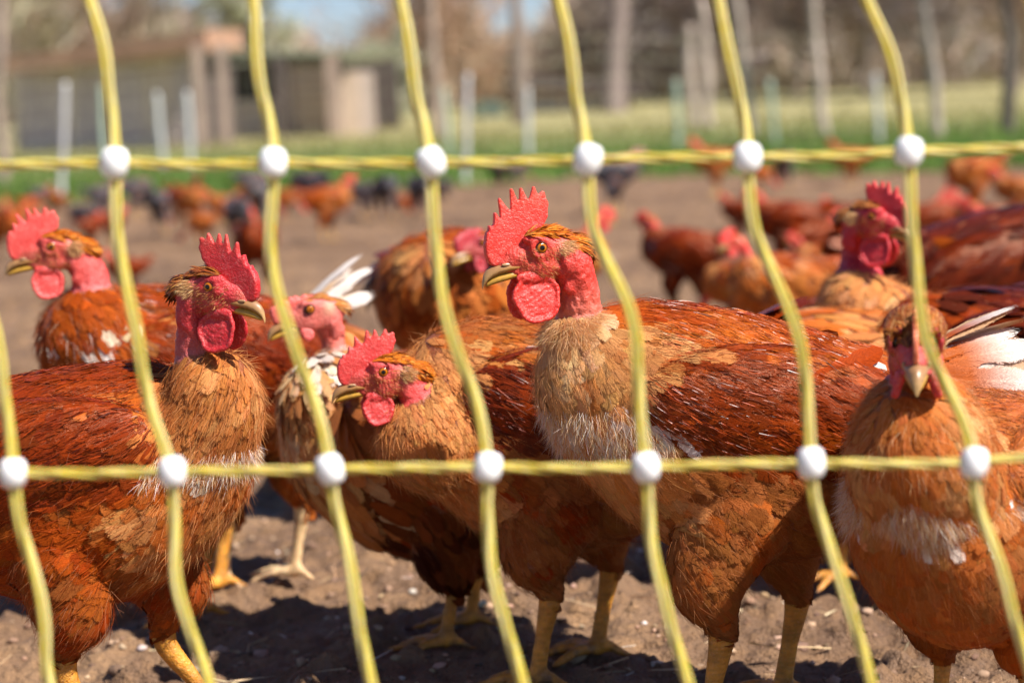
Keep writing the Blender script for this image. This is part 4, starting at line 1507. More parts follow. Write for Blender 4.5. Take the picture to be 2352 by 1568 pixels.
for k, (px, d, h, cr, cl, nt, lf, lc, lab, ln) in enumerate(specs):
    tree('bare_tree', lab, tb_at(px, d), h, cr, cl, n_limb=30, n_twig=int(nt * 0.9), low=0.06, seed=100 + k, twig_w=0.022, group=TR, span=0.42, trunk_col=(0.24, 0.18, 0.14))
tree('flowering_tree', 'pale green-white flowering tree behind the gap between the two sheds', tb_at(590, 45), 6.0, 1.1, OLV, n_limb=40, n_twig=2600, low=0.1, leaf=0.09, leafcols=[(0.62, 0.62, 0.48), (0.50, 0.53, 0.36), (0.72, 0.70, 0.60)], seed=7, twig_w=0.012)
tree('flowering_tree', 'small pale green-white flowering tree right of the board fence', tb_at(905, 52), 2.1, 0.7, OLV, n_limb=30, n_twig=1500, low=0.05, leaf=0.09, leafcols=[(0.55, 0.56, 0.42), (0.42, 0.46, 0.30), (0.60, 0.58, 0.48)], seed=8, twig_w=0.012)
w = ground_at(2312, 322)
tree('orchard_tree', 'orchard tree with dark trunk and dense brown crown at the right edge', (w.x, w.y, 0), 2.75, 1.05, GRYT, n_limb=40, n_twig=2600, trunk_r=0.07, low=0.62, seed=12, twig_w=0.006, lean=-0.03, trunk_col=(0.09, 0.07, 0.06), span=0.5)
w = at(1200, 280, 36.0)
tree('bare_tree', 'sparse dark tree with two arching limbs against the sky at the middle', (w.x, 36, float(rise(36))), 4.0, 1.5, [(0.12, 0.11, 0.10), (0.16, 0.14, 0.12)], n_limb=9, n_twig=420, trunk_r=0.20, low=0.75, seed=15, twig_w=0.014, trunk_col=(0.20, 0.15, 0.12), group=TR)
w = at(1408, 285, 44.0)
tree('bare_tree', 'thick grey trunked tree rising left of the slim far poles', (w.x, 44, float(rise(44))), 6.5, 1.6, GRYT, n_limb=20, n_twig=900, trunk_r=0.30, low=0.45, seed=16, twig_w=0.016, trunk_col=(0.22, 0.17, 0.15), group=TR)

# the woodland behind everything, one brown mass
rr = np.random.default_rng(55)
n = 80000
px = rr.uniform(-200, 2550, n)
dd = rr.uniform(66, 98, n)
hmax = np.interp(px, [-200, 300, 500, 640, 740, 860, 900, 1080, 1130, 1290, 1370, 1700, 2000, 2550], [3.4, 3.2, 3.0, 2.4, 1.5, 1.6, 2.4, 2.6, 1.8, 1.8, 3.4, 4.6, 6.5, 8.0]) + 0.35 * np.sin(px * 0.02) + 0.25 * np.sin(px * 0.053 + 1)
U_ = (px - 1176) / FPX
x = U_ * dd
z = rr.uniform(0, 1, n) ** 0.8 * hmax * dd / 70
z = z + rise(dd)
P = np.stack([x, dd, z], 1)
D = norm(np.stack([rr.normal(0, 0.5, n), rr.normal(0, 0.5, n), np.abs(rr.normal(0.8, 0.4, n))], 1))
C0_ = pal(rr, n, [(0.39, 0.285, 0.22), (0.46, 0.36, 0.29), (0.33, 0.26, 0.19), (0.46, 0.37, 0.25)], [4, 3, 3, 2], 0.2)
patch = (fbm(np.stack([x * 0.25, dd * 0.05, z * 0.4], 1), 3, 4))[:, None]
C0_ = C0_ * (1 + 0.25 * patch)
V, F, C = hair_mesh(P, D, rr.uniform(0.5, 1.5, n), np.full(n, 0.045), C0_, rr, 0.1)
tag(mesh_np('woods', V, F, TWIG, col=C), kind='stuff')
bank = mesh_np('hills', [(-60, 96, -0.1), (60, 96, -0.1), (60, 96, 2.8), (-60, 96, 1.8), (60, 140, 4.4), (-60, 140, 2.2)], np.array([[0, 1, 2, 3], [3, 2, 4, 5]]), mat_plain('far slope', (0.24, 0.19, 0.12), 0.95, 0.2, 0.4))
tag(bank, kind='structure')
# ------------------------------------------------------------------ the hens near the net
def anchor(px, d, heading, s, local_x=0.0, py=1000):
    """Root position so that the point local_x ahead of the root stands under pixel column px at distance d."""
    w = at(px, py, d)
    a = R(heading)
    return Vector((w.x - math.cos(a) * local_x * s, w.y - math.sin(a) * local_x * s, 0.0))


class Place:
    def __init__(self, px, d, heading, s=1.0, local_x=0.0, py=1000):
        self.loc, self.a, self.s = anchor(px, d, heading, s, local_x, py), R(heading), s

    def L(self, px, py, d):
        w = at(px, py, d) - self.loc
        c, s_ = math.cos(-self.a), math.sin(-self.a)
        return ((c * w.x - s_ * w.y) / self.s, (s_ * w.x + c * w.y) / self.s, w.z / self.s)


FLOCK = 'bare necked hens in the mud yard'


def put_hen(place, hen, label, group=FLOCK):
    root = empty('bare_necked_hen', place.loc, place.a, place.s)
    tag(root, label, 'hen', group)
    hen.build('hen', root)
    return root


# the hen looking left in the middle
pl = Place(1655, 1.47, 187, 1.0)
E = pl.L(1232, 567, 1.44)
n2, n3, n4, n5 = pl.L(1352, 890, 1.455), pl.L(1342, 800, 1.455), pl.L(1332, 740, 1.455), pl.L(1328, 660, 1.45)
hero_c = colour_maker([OR1, (0.52, 0.125, 0.014), RD1], [BUF, TAN, OR2], [TAN, OR1, BR2], [RD1, OR1, BR1], [BUF, CRM, (0.62, 0.32, 0.12)], [TAN, OR1, BR2],
                      white=lambda p, n, l, zr, L, rng: ((l == L['neckf']) & (np.abs(p[:, 2] - 0.328) < 0.011) & (rng.random(len(p)) < 0.12)) | ((p[:, 0] > 0.058) & (np.abs(p[:, 2] - 0.240 + 0.15 * (p[:, 0] - 0.1)) < 0.004 + 0.013 * (0.6 + noise3(p * 45.0, 3))) & (rng.random(len(p)) < 0.3)))
hero = Hen('hero', 3, torso_dz=-0.012, torso_pitch=8, eye=E, head_yaw=10, head_pitch=0, head_scale=1.0, comb=(1, 1), wattle=1.0, deep=1.10,
           neck=[((0.066, 0, 0.262), 0.055, 'neckf'), (n2, 0.038, 'neckf'), (n3, 0.029, 'neckf'), (n4, 0.0175, 'neckf'), (n5, 0.0145, 'neck'), (pl.L(1312, 605, 1.445), 0.0150, 'neck')],
           hocks=((0.020, 0.045), (-0.060, -0.04)), colour=hero_c, nfeather=4600, nhair=4000, tail='streaky', tail_pitch=0.22, tail_len=0.11,
           ruff=[(lambda c, n, l, L: (c[:, 0] > 0.050) & (np.abs(c[:, 2] - 0.236) < 0.017) & (l != L['wing']), 3200, [WHT, CRM, CRM], 0.012),
                 (lambda c, n, l, L: (l == L['neckf']) & (c[:, 2] > 0.300), 3000, [CRM, BUF, CRM], 0.011)],
           flight_cols=[WHT, RD1, BR1, RD1, BR1, RD1, OR1])
put_hen(pl, hero, 'tall hen at the centre with upright comb and round wattles, looking left')

# the hen at the left, walking right
pl = Place(205, 1.46, -6, 0.93)
E = pl.L(498, 655, 1.41)
c2 = colour_maker([RD1, RD2, BR1], [OR2, BUF, OR1], [OR1, BR2, RD1], [RD1, RD2, BR1], [OR2, BUF, TAN], [BR2, OR1, RD1],
                  white=lambda p, n, l, zr, L, rng: (p[:, 0] > 0.08) & (np.abs(p[:, 2] - 0.240) < 0.003 + 0.010 * (0.6 + noise3(p * 45.0, 3))) & (rng.random(len(p)) < 0.10))
h = Hen('front', 7, thigh_end=0.036, torso_dz=-0.010, torso_pitch=0, eye=E, head_yaw=-17, head_pitch=2, head_scale=0.98, comb=(0.9, 0.93), comb_lean=0.18, wattle=0.92, skin=(0.52, 0.022, 0.028), neck_low=(0.42, 0.14, 0.12), deep=1.12,
        neck=[((0.065, 0, 0.230), 0.058, 'neckf'), (pl.L(490, 930, 1.43), 0.037, 'neckf'), (pl.L(468, 870, 1.425), 0.025, 'neckf'), (pl.L(452, 825, 1.425), 0.0165, 'neckf'), (pl.L(446, 760, 1.422), 0.0138, 'neck'), (pl.L(452, 690, 1.42), 0.0135, 'neck')],
        ruff=[(lambda c, n, l, L: (c[:, 0] > 0.06) & (np.abs(c[:, 2] - 0.244) < 0.010) & (l != L['wing']), 1800, [WHT, CRM], 0.011)],
        hocks=((-0.012, -0.045), (0.045, 0.04)), feet=((0.008, -0.045), (0.085, 0.045)), colour=c2, nfeather=4200, nhair=5000, tail='plain', tail_pitch=0.2,
        crest_col=[(0.40, 0.12, 0.02), (0.30, 0.07, 0.015), (0.5, 0.22, 0.05), (0.12, 0.03, 0.01)])
put_hen(pl, h, 'dark red-brown hen looking right at the left edge, its wattle in shadow')

# low headed hen in front of the tall one's breast
pl = Place(1262, 1.62, 183, 0.98)
E = pl.L(877, 850, 1.56)
c3 = colour_maker([OR1, RD1, TAN], [BUF, TAN, OR2], [BR2, RD1, TAN], [RD1, BR1, RD2], [BUF, TAN, OR2], [BR2, RD1, TAN])
h = Hen('front', 11, torso_dz=-0.022, torso_pitch=0, eye=E, head_yaw=6, head_pitch=-2, head_scale=0.97, comb=(0.85, 0.78), comb_lean=0.12, wattle=0.72, skin=(0.62, 0.055, 0.05), neck_low=(0.62, 0.2, 0.18), deep=1.15,
        neck=[((0.075, 0, 0.235), 0.060, 'neckf'), (pl.L(985, 1010, 1.57), 0.040, 'neckf'), (pl.L(970, 975, 1.568), 0.026, 'neckf'), (pl.L(968, 930, 1.567), 0.0175, 'neck'), (pl.L(955, 900, 1.565), 0.0140, 'neck')],
        hocks=((0.014, 0.045), (-0.045, -0.04)), colour=c3, nfeather=4000, nhair=5000, tail='plain', tail_pitch=0.25)
put_hen(pl, h, 'hen with lowered head, bright orange crest and short spiked comb, left of the tall one')

# hen at the right facing the net
pl = Place(2215, 1.36, 237, 0.93)
E = pl.L(2102, 778, 1.23)
c7 = colour_maker([OR1, OR2, TAN], [OR1, OR2, TAN], [OR1, BR2, BR1], [OR1, OR2, TAN], [OR1, OR2, BUF], [BR2, BR1, OR1],
                  white=lambda p, n, l, zr, L, rng: (p[:, 0] > 0.06) & (np.abs(p[:, 2] - 0.215) < 0.003 + 0.012 * (0.6 + noise3(p * 45.0, 3))) & (rng.random(len(p)) < 0.10))
h = Hen('hero', 19, torso_dz=-0.045, torso_pitch=-1, eye=E, head_yaw=22, head_pitch=1, broad=1.2, comb_thick=0.9, eye_shift=(5, 0.0), bare_front=25, crest_low=2.0, comb_col=(0.68, 0.22, 0.10), head_scale=1.12, comb=(0.75, 0.42), comb_lean=0.0, wattle=0.42, skin=(0.55, 0.05, 0.06), deep=1.12,
        neck=[((0.065, 0, 0.215), 0.058, 'neckf'), (pl.L(2112, 1040, 1.26), 0.048, 'neckf'), (pl.L(2110, 970, 1.265), 0.038, 'neckf'), (pl.L(2108, 915, 1.27), 0.025, 'neckf'), (pl.L(2104, 880, 1.28), 0.017, 'neck'), (pl.L(2102, 820, 1.28), 0.015, 'neck')],
        ruff=[(lambda c, n, l, L: (c[:, 0] > 0.05) & (np.abs(c[:, 2] - 0.213) < 0.010 + 0.01 * np.sin(c[:, 1] * 90)) & (l != L['wing']), 2600, [WHT, CRM, CRM], 0.012),
              (lambda c, n, l, L: (l == L['neckf']) & (c[:, 2] > 0.245), 1200, [BUF, OR2, CRM], 0.011)],
        thigh_end=0.012, hocks=((-0.03, 0.035), (-0.05, -0.04)), colour=c7, nfeather=4600, nhair=4500, tail='plain', tail_pitch=0.2, crest_col=[(0.45, 0.15, 0.03), (0.36, 0.09, 0.02), (0.6, 0.3, 0.1), (0.2, 0.05, 0.01)])
put_hen(pl, h, 'hen at the right facing the net head on, with pale thin comb')

# pale faced hen between the wattled one and the low headed one
pl = Place(960, 1.74, 182, 0.93)
E = pl.L(706, 708, 1.74)
c4 = colour_maker([OR1, RD1, TAN], [BUF, CRM, OR2], [BR2, RD1, DRK], [BR1, RD2, TAN], [BUF, CRM, OR2], [BR2, RD2, DRK],
                  white=lambda p, n, l, zr, L, rng: (l == L['neckf']) & (p[:, 2] > 0.27) & (rng.random(len(p)) < 0.5))
h = Hen('mid', 23, torso_dz=-0.045, torso_pitch=-2, eye=E, head_yaw=16, head_pitch=4, head_scale=0.98, comb=(0.8, 0.30), wattle=0.28, skin=(0.62, 0.13, 0.10), neck_low=(0.66, 0.30, 0.18), deep=1.15,
        neck=[((0.075, 0, 0.23), 0.055, 'neckf'), (pl.L(812, 960, 1.76), 0.038, 'neckf'), (pl.L(788, 905, 1.77), 0.024, 'neckf'), (pl.L(774, 850, 1.775), 0.0145, 'neck'), (pl.L(764, 780, 1.78), 0.0120, 'neck'), (pl.L(745, 745, 1.775), 0.0115, 'neck')],
        hocks=((-0.025, 0.04), (-0.05, -0.04)), colour=c4, nfeather=5000, nhair=3000, tail='none', crest_col=[(0.6, 0.26, 0.07), (0.5, 0.18, 0.04), (0.7, 0.4, 0.15), (0.4, 0.12, 0.03)])
put_hen(pl, h, 'pale pink faced hen with hardly any comb, just right of the wattled one')

# orange hen whose pale legs show behind the left one
pl = Place(560, 2.02, 158, 0.92)
c5 = colour_maker([OR2, BUF, OR1], [OR2, BUF, OR1], [OR2, OR1, BUF], [OR1, OR2, BUF], [OR2, BUF, OR1], [OR2, OR1, TAN])
h = Hen('mid', 29, torso_dz=-0.005, torso_pitch=6, eye=(0.17, 0.02, 0.20), head_yaw=10, head_pitch=30, head_scale=0.9, comb=(0.8, 0.5), wattle=0.4, deep=1.05, leg_col=(0.78, 0.55, 0.28),
        hocks=((-0.062, 0.0), (0.0, 0.05)), flight_cols=[OR1, OR2, OR1], colour=c5, nfeather=4200, nhair=1500, tail='none')
put_hen(pl, h, 'light orange hen on pale legs behind the left one, head hidden')

# left back hen looking left
pl = Place(420, 1.90, 214, 1.0)
E = pl.L(118, 565, 1.84)
c6 = colour_maker([RD1, BR1, OR1], [OR2, RD1, BUF], [BR2, RD1, TAN], [RD1, BR1, RD2], [OR1, RD1, BR1], [BR2, RD1, TAN],
                  white=lambda p, n, l, zr, L, rng: (p[:, 0] > 0.06) & (np.abs(p[:, 2] - 0.275) < 0.016 * (0.5 + noise3(p * 40.0, 3))) & (rng.random(len(p)) < 0.22))
h = Hen('front', 31, torso_dz=-0.012, torso_pitch=2, eye=E, head_yaw=-22, head_pitch=-2, head_scale=1.02, comb=(1, 0.8), comb_lean=-0.1, wattle=0.8, skin=(0.66, 0.075, 0.06), neck_low=(0.70, 0.20, 0.20),
        neck=[((0.08, 0, 0.27), 0.055, 'neckf'), (pl.L(215, 790, 1.85), 0.044, 'neckf'), (pl.L(205, 720, 1.85), 0.028, 'neckf'), (pl.L(207, 690, 1.85), 0.0195, 'neckf'), (pl.L(207, 630, 1.85), 0.0165, 'neck'), (pl.L(180, 590, 1.85), 0.015, 'neck')],
        colour=c6, nfeather=3500, nhair=2500, tail='white', tail_w=0.014, tail_pitch=0.62, tail_len=0.085)
put_hen(pl, h, 'red-brown hen with white tail looking left at the left edge, behind the wattled one')

# right back hen looking right
pl = Place(1975, 2.06, -68, 1.0)
E = pl.L(2012, 495, 1.98)
c8 = colour_maker([OR1, RD1, OR2], [OR2, CRM, BUF], [OR1, BR2, TAN], [RD1, BR1, RD2], [OR2, CRM, BUF], [BR2, RD1, TAN])
h = Hen('front', 37, torso_dz=-0.06, torso_pitch=2, eye=E, head_yaw=34, wide=0.85, head_pitch=2, head_scale=1.0, comb=(0.85, 0.78), comb_lean=0.1, wattle=0.9, skin=(0.55, 0.02, 0.03), neck_low=(0.5, 0.04, 0.05),
        neck=[((0.07, 0, 0.22), 0.055, 'neckf'), (pl.L(1975, 715, 2.0), 0.042, 'neckf'), (pl.L(1973, 655, 2.01), 0.026, 'neckf'), (pl.L(1972, 610, 2.02), 0.018, 'neck'), (pl.L(1970, 560, 2.02), 0.0165, 'neck'), (pl.L(1968, 525, 2.01), 0.0155, 'neck')],
        colour=c8, nfeather=3500, nhair=2500, tail='none', crest_col=[(0.5, 0.18, 0.05), (0.4, 0.12, 0.03), (0.6, 0.3, 0.1), (0.2, 0.05, 0.01)])
put_hen(pl, h, 'hen with glowing red wattles and tall spiked comb looking right, behind the tall one')

# mottled hen standing behind the tall one's beak
pl = Place(1085, 2.35, 250, 1.0)
E = pl.L(1096, 556, 2.22)
c10 = colour_maker([BR1, DRK, OR1], [OR1, BR1, OR2], [BR1, RD2, DRK], [DRK, BR1, OR1], [OR1, BR1, BUF], [BR1, RD2, DRK])
h = Hen('mid', 41, torso_dz=0.005, torso_pitch=2, eye=E, head_yaw=-30, head_scale=0.9, comb=(0.8, 0.4), wattle=0.5, skin=(0.4, 0.03, 0.04), colour=c10, nfeather=4200, nhair=1500, tail='dark', wide=1.3)
put_hen(pl, h, 'mottled dark brown and orange hen just behind the tall one, seen under its beak')

# two dark red bodies behind the hen that faces the net
pl = Place(2330, 1.88, 172, 1.0)
c9 = colour_maker([RD2, BR1, DRK], [RD2, BR1, RD1], [RD2, DRK, BR1], [RD2, BR1, DRK], [RD1, BR1, OR1], [RD2, DRK, BR1])
h = Hen('mid', 43, torso_dz=-0.045, torso_pitch=-2, eye=(0.19, 0.0, 0.10), head_pitch=50, head_scale=0.9, comb=(0.8, 0.5), wattle=0.4, colour=c9, nfeather=4000, nhair=1200, tail='plain')
put_hen(pl, h, 'very dark red hen, head down, behind the one facing the net')
pl = Place(2300, 2.45, 12, 1.0)
h = Hen('mid', 47, torso_dz=-0.005, torso_pitch=2, eye=(0.17, 0.0, 0.20), head_pitch=40, head_scale=0.9, comb=(0.8, 0.5), wattle=0.4, colour=c9, nfeather=4000, nhair=1200, tail='plain')
put_hen(pl, h, 'dark red hen at the right edge, second behind the one facing the net')

# hen whose orange feet show between the tall one and the right one
pl = Place(1950, 1.93, 200, 0.95)
h = Hen('mid', 53, torso_dz=-0.05, torso_pitch=0, eye=(0.17, 0.0, 0.20), head_pitch=30, head_scale=0.9, comb=(0.8, 0.4), wattle=0.4, flight_cols=[OR1, OR2, OR1], colour=c5, nfeather=1800, nhair=800, tail='none',
        hocks=((0.03, 0.04), (-0.045, -0.04)))
put_hen(pl, h, 'hen of which only orange feet show, left of the one facing the net')
# ------------------------------------------------------------------ the flock further back
GREYC = colour_maker([GRY, GR2, (0.06, 0.06, 0.07)], [GRY, GR2, (0.06, 0.06, 0.07)], [GR2, GRY, (0.06, 0.06, 0.07)], [GRY, GR2, (0.05, 0.05, 0.06)], [GRY, GR2, GRY], [GRY, GR2, GRY])
ORC = colour_maker([OR1, OR2, RD1], [OR2, BUF, OR1], [OR1, BUF, OR2], [OR1, RD1, OR2], [OR1, BUF, OR2], [OR1, TAN, BR2])
BRC = colour_maker([RD2, BR1, RD1], [RD2, BR1, RD1], [RD2, BR1, DRK], [RD2, BR1, RD1], [RD2, BR1, RD1], [RD2, BR1, DRK])
PROTO = {}
for key, col, kw in (
        ('orange_up', ORC, dict(eye=(0.125, 0, 0.365), comb=(0.9, 0.7), wattle=0.7)),
        ('orange_low', ORC, dict(eye=(0.20, 0, 0.10), head_pitch=55, torso_pitch=-6, comb=(0.9, 0.6), wattle=0.5)),
        ('dark_up', BRC, dict(eye=(0.115, 0, 0.355), comb=(0.9, 0.6), wattle=0.6)),
        ('grey_up', GREYC, dict(eye=(0.12, 0, 0.34), comb=(0.8, 0.3), wattle=0.3, skin=(0.5, 0.25, 0.25))),
        ('grey_low', GREYC, dict(eye=(0.19, 0, 0.09), head_pitch=55, torso_pitch=-8, comb=(0.8, 0.3), wattle=0.3, skin=(0.45, 0.15, 0.15)))):
    PROTO[key] = ('far', col, kw)
_built = {}


def flock_hen(key, loc, rz, s, label, group=FLOCK, cat='hen'):
    q, col, kw = PROTO[key]
    nm = 'grey_hen' if key.startswith('grey') else 'bare_necked_hen'
    if key not in _built:
        root = empty(nm, loc, rz, s)
        h = Hen(q, 200 + len(_built), colour=col, nfeather=1300, nhair=0, tail='dark' if key.startswith('grey') else 'plain', leg_col=(0.70, 0.42, 0.12), **kw)
        h.build(nm, root)
        _built[key] = root
    else:
        src = _built[key]
        root = src.copy()
        COL.objects.link(root)
        root.location, root.rotation_euler, root.scale = loc, (0, 0, rz), (s, s, s)
        for ch in src.children:
            c = ch.copy()
            COL.objects.link(c)
            c.parent = root
    tag(root, label, cat, group)
    return root


GG = 'slate grey hens at the back of the yard'
# key, foot pixel, heading, pixel row of the top, label
FL = [
    ('orange_up', 440, 542, -55, 392, 'orange hen with raised tail standing above the round grey one, far left'),
    ('grey_low', 372, 538, 80, 462, 'small round slate grey hen pecking, far left on the bare mud'),
    ('grey_up', 245, 508, 20, 408, 'slate grey hen against the green strip just right of the leftmost white post'),
    ('dark_up', 215, 575, 60, 478, 'dark red hen right of the pink comb at the left'),
    ('grey_low', 190, 545, 170, 486, 'slate grey hen low behind the pink comb at the left'),
    ('orange_up', 20, 605, 100, 440, 'orange hen cut off by the left edge, far back'),
    ('orange_low', 75, 510, 30, 450, 'pale orange hen far back near the brown post at the left edge'),
    ('orange_up', 130, 500, 150, 425, 'orange hen far back behind the leftmost white post'),
    ('dark_up', 290, 690, 200, 560, 'dark red hen half hidden behind the neck of the left back one'),
    ('grey_up', 548, 560, 100, 432, 'large slate grey hen behind the comb of the wattled one'),
    ('grey_low', 610, 520, 60, 440, 'slate grey hen right behind the second net cord'),
    ('dark_up', 592, 690, -85, 452, 'dark brown hen with pink head left of the second net cord'),
    ('orange_low', 660, 502, 10, 432, 'orange hen pecking beside a grey one, far back right of the second cord'),
    ('grey_low', 700, 476, 160, 412, 'grey hen far back between two orange ones'),
    ('orange_up', 762, 552, 12, 392, 'orange hen with upright red head and yellow legs alone on the mud'),
    ('grey_low', 838, 502, 180, 438, 'leftmost of three slate grey hens in a row left of the third cord'),
    ('grey_low', 890, 506, 85, 428, 'middle, darkest of three slate grey hens in a row left of the third cord'),
    ('orange_low', 930, 498, 70, 446, 'small red-orange hen between two slate grey ones'),
    ('grey_low', 966, 508, 95, 428, 'slate grey hen partly hidden by the third cord'),
    ('grey_low', 1148, 438, 80, 384, 'left one of two slate grey hens at the grass edge above the tall comb'),
    ('grey_low', 1192, 438, 40, 382, 'right one of two slate grey hens at the grass edge above the tall comb'),
    ('grey_up', 1422, 492, 8, 334, 'large slate grey hen right of the fourth knob'),
    ('orange_up', 1638, 450, 200, 310, 'orange hen walking at the grass edge left of the fifth cord'),
    ('orange_low', 1752, 444, 30, 375, 'orange hen just right of the fifth cord at the grass edge'),
    ('grey_low', 1800, 438, 85, 368, 'blackish hen between the fifth and sixth cord at the grass edge'),
    ('orange_up', 1950, 428, 175, 315, 'orange-brown hen behind the upper cord left of the sixth knob'),
    ('dark_up', 1562, 740, 150, 462, 'dark brown hen with pink neck walking away right of the fourth cord'),
    ('orange_up', 1790, 870, 205, 500, 'broad orange hen left of the one with glowing wattles'),
    ('dark_up', 1800, 640, 170, 410, 'dark hen with thin red neck behind the broad orange one'),
    ('orange_low', 2230, 510, 200, 352, 'orange hen bending down at the grass edge far right'),
    ('dark_up', 2140, 610, 5, 425, 'brown hen with red face behind the sixth cord'),
    ('orange_up', 2160, 692, 15, 498, 'hen with pink bare neck and pale legs right of the sixth cord'),
    ('dark_up', 2305, 700, 160, 430, 'nearly black-brown hen at the right edge, far back'),
    ('orange_low', 2050, 520, 20, 440, 'orange hen pecking between the spiked red comb and the sixth cord'),
    ('dark_up', 262, 562, 30, 466, 'dark red hen under the leftmost net cord, beside a slate grey one'),
    ('orange_up', 505, 522, 200, 425, 'orange-brown hen behind the grey one, above the comb of the wattled one'),
    ('dark_up', 632, 502, 160, 418, 'dark red hen far back just right of the second knob'),
    ('grey_low', 590, 478, 30, 412, 'far slate grey hen just under the second knob'),
    ('orange_low', 462, 566, 170, 486, 'orange hen pecking on the bare mud between two net cords, far left'),
    ('grey_up', 100, 486, 40, 418, 'far grey hen at the grass edge beside the leftmost white post'),
    ('orange_up', 45, 540, 20, 455, 'orange hen among others at the left edge, far back'),
    ('grey_low', 730, 486, 120, 420, 'slate grey hen left of the lone orange one with upright head'),
    ('dark_up', 2110, 560, 190, 440, 'dark red hen with red head behind others, right of the sixth cord'),
    ('orange_up', 1880, 700, 190, 520, 'orange hen seen between the dark thin necked one and the glowing wattles'),
    ('dark_up', 400, 505, 140, 420, 'dark red hen far back beside the orange one with raised tail, left'),
    ('grey_low', 320, 500, 20, 430, 'slate grey hen far back just right of the leftmost net cord'),
    ('orange_low', 570, 500, 190, 425, 'orange hen far back left of the second net cord'),
    ('grey_up', 1010, 470, 160, 398, 'slate grey hen at the grass edge just right of the third knob'),
    ('dark_up', 1700, 560, 160, 430, 'dark red-brown hen on the mud left of the fifth net cord'),
    ('dark_up', 1930, 560, 200, 440, 'dark red-brown hen just left of the spiked red comb'),
    ('dark_up', 2250, 600, 170, 430, 'dark hen in the crowd at the right, under the bending orange one'),
    ('orange_up', 2330, 520, 175, 372, 'orange hen at the grass edge cut off by the right edge'),
    ('orange_low', 1700, 800, 165, 590, 'orange hen low behind the tall one, under the broad orange one'),
    ('dark_up', 1885, 640, 30, 470, 'dark hen left of the glowing wattles, its back to the sixth net cord'),
    ('orange_up', 1300, 790, 15, 466, 'orange hen whose pink head peeps over the crest of the tall one'),
]
for key, px, py, hd, top, lab in FL:
    g0 = ground_at(px, py)
    zt = at(px, top, g0.y).z
    s = zt / (0.405 if key.endswith('up') else 0.33)
    if key == 'grey_up': s = zt / 0.375
    if key == 'grey_low': s *= 1.35
    flock_hen(key, (g0.x, g0.y, -0.004), R(hd), s, lab, GG if key.startswith('grey') else FLOCK)
# ------------------------------------------------------------------ the net in front
def mat_cord():
    t = NT('yellow poly cord')
    c = t.n('Attribute', attribute_name='Col').outputs[0]
    v = t.obj()
    n = t.noise(300, 4, 0.7, v)
    t.set(Base_Color=t.mix(t.ramp(n, [(0.4, 0.0), (0.7, 0.5)]), c, (0.60, 0.54, 0.32)), Roughness=0.35, Transmission_Weight=0.0, Subsurface_Weight=0.2, Subsurface_Scale=0.003)
    t.bump(n, 0.4, 0.001)
    return t.m


CORD = mat_cord()
KNOB = NT('white plastic')
KNOB.set(Base_Color=(0.85, 0.85, 0.84), Roughness=0.35, Subsurface_Weight=0.1, Subsurface_Scale=0.004)
KNOB.bump(KNOB.noise(90, 3, 0.5, KNOB.obj()), 0.05, 0.002)
KNOB = KNOB.m
ND = 0.95


def sweep(path, rx, ry, turns_per_m, seg=10, rng=None, strands=3, strand_r=0.0016, spread=0.0020):
    """Several thin filaments laid side by side and twisted about the path."""
    path = np.asarray(path, float)
    dl = np.linalg.norm(np.diff(path, axis=0), axis=1)
    s = np.concatenate([[0], np.cumsum(dl)])
    m = max(8, int(s[-1] / 0.004))
    ss = np.linspace(0, s[-1], m)
    P = np.stack([np.interp(ss, s, path[:, k]) for k in range(3)], 1)
    ker = np.ones(7) / 7
    for k in range(3):
        q = np.pad(P[:, k], 3, mode='edge')
        P[:, k] = np.convolve(q, ker, 'valid')
    T = norm(np.gradient(P, axis=0))
    A = norm(np.cross(T, np.array([0, 1.0, 0.02])))
    B = np.cross(T, A)
    V, F, C = [], [], []
    off = 0
    cols = [(0.66, 0.54, 0.08), (0.72, 0.61, 0.20), (0.58, 0.46, 0.05), (0.74, 0.66, 0.30)]
    for k in range(strands):
        ph = ss * turns_per_m * 2 * np.pi + k * 2 * np.pi / strands
        cx = spread * np.cos(ph) * rx
        cy = spread * np.sin(ph) * ry
        c = P + A * cx[:, None] + B * cy[:, None]
        a = np.linspace(0, 2 * np.pi, 7)[:-1]
        ring = c[:, None, :] + strand_r * (A[:, None, :] * np.cos(a)[None, :, None] + B[:, None, :] * np.sin(a)[None, :, None])
        V.append(ring.reshape(-1, 3))
        i = np.arange(m - 1)[:, None] * 6
        j = np.arange(6)[None, :]
        F.append(np.stack([i + j, i + (j + 1) % 6, i + 6 + (j + 1) % 6, i + 6 + j], -1).reshape(-1, 4) + off)
        off += m * 6
        C.append(np.tile(np.array(cols[k % 4]), (m * 6, 1)))
    return np.concatenate(V), np.concatenate(F), np.concatenate(C)


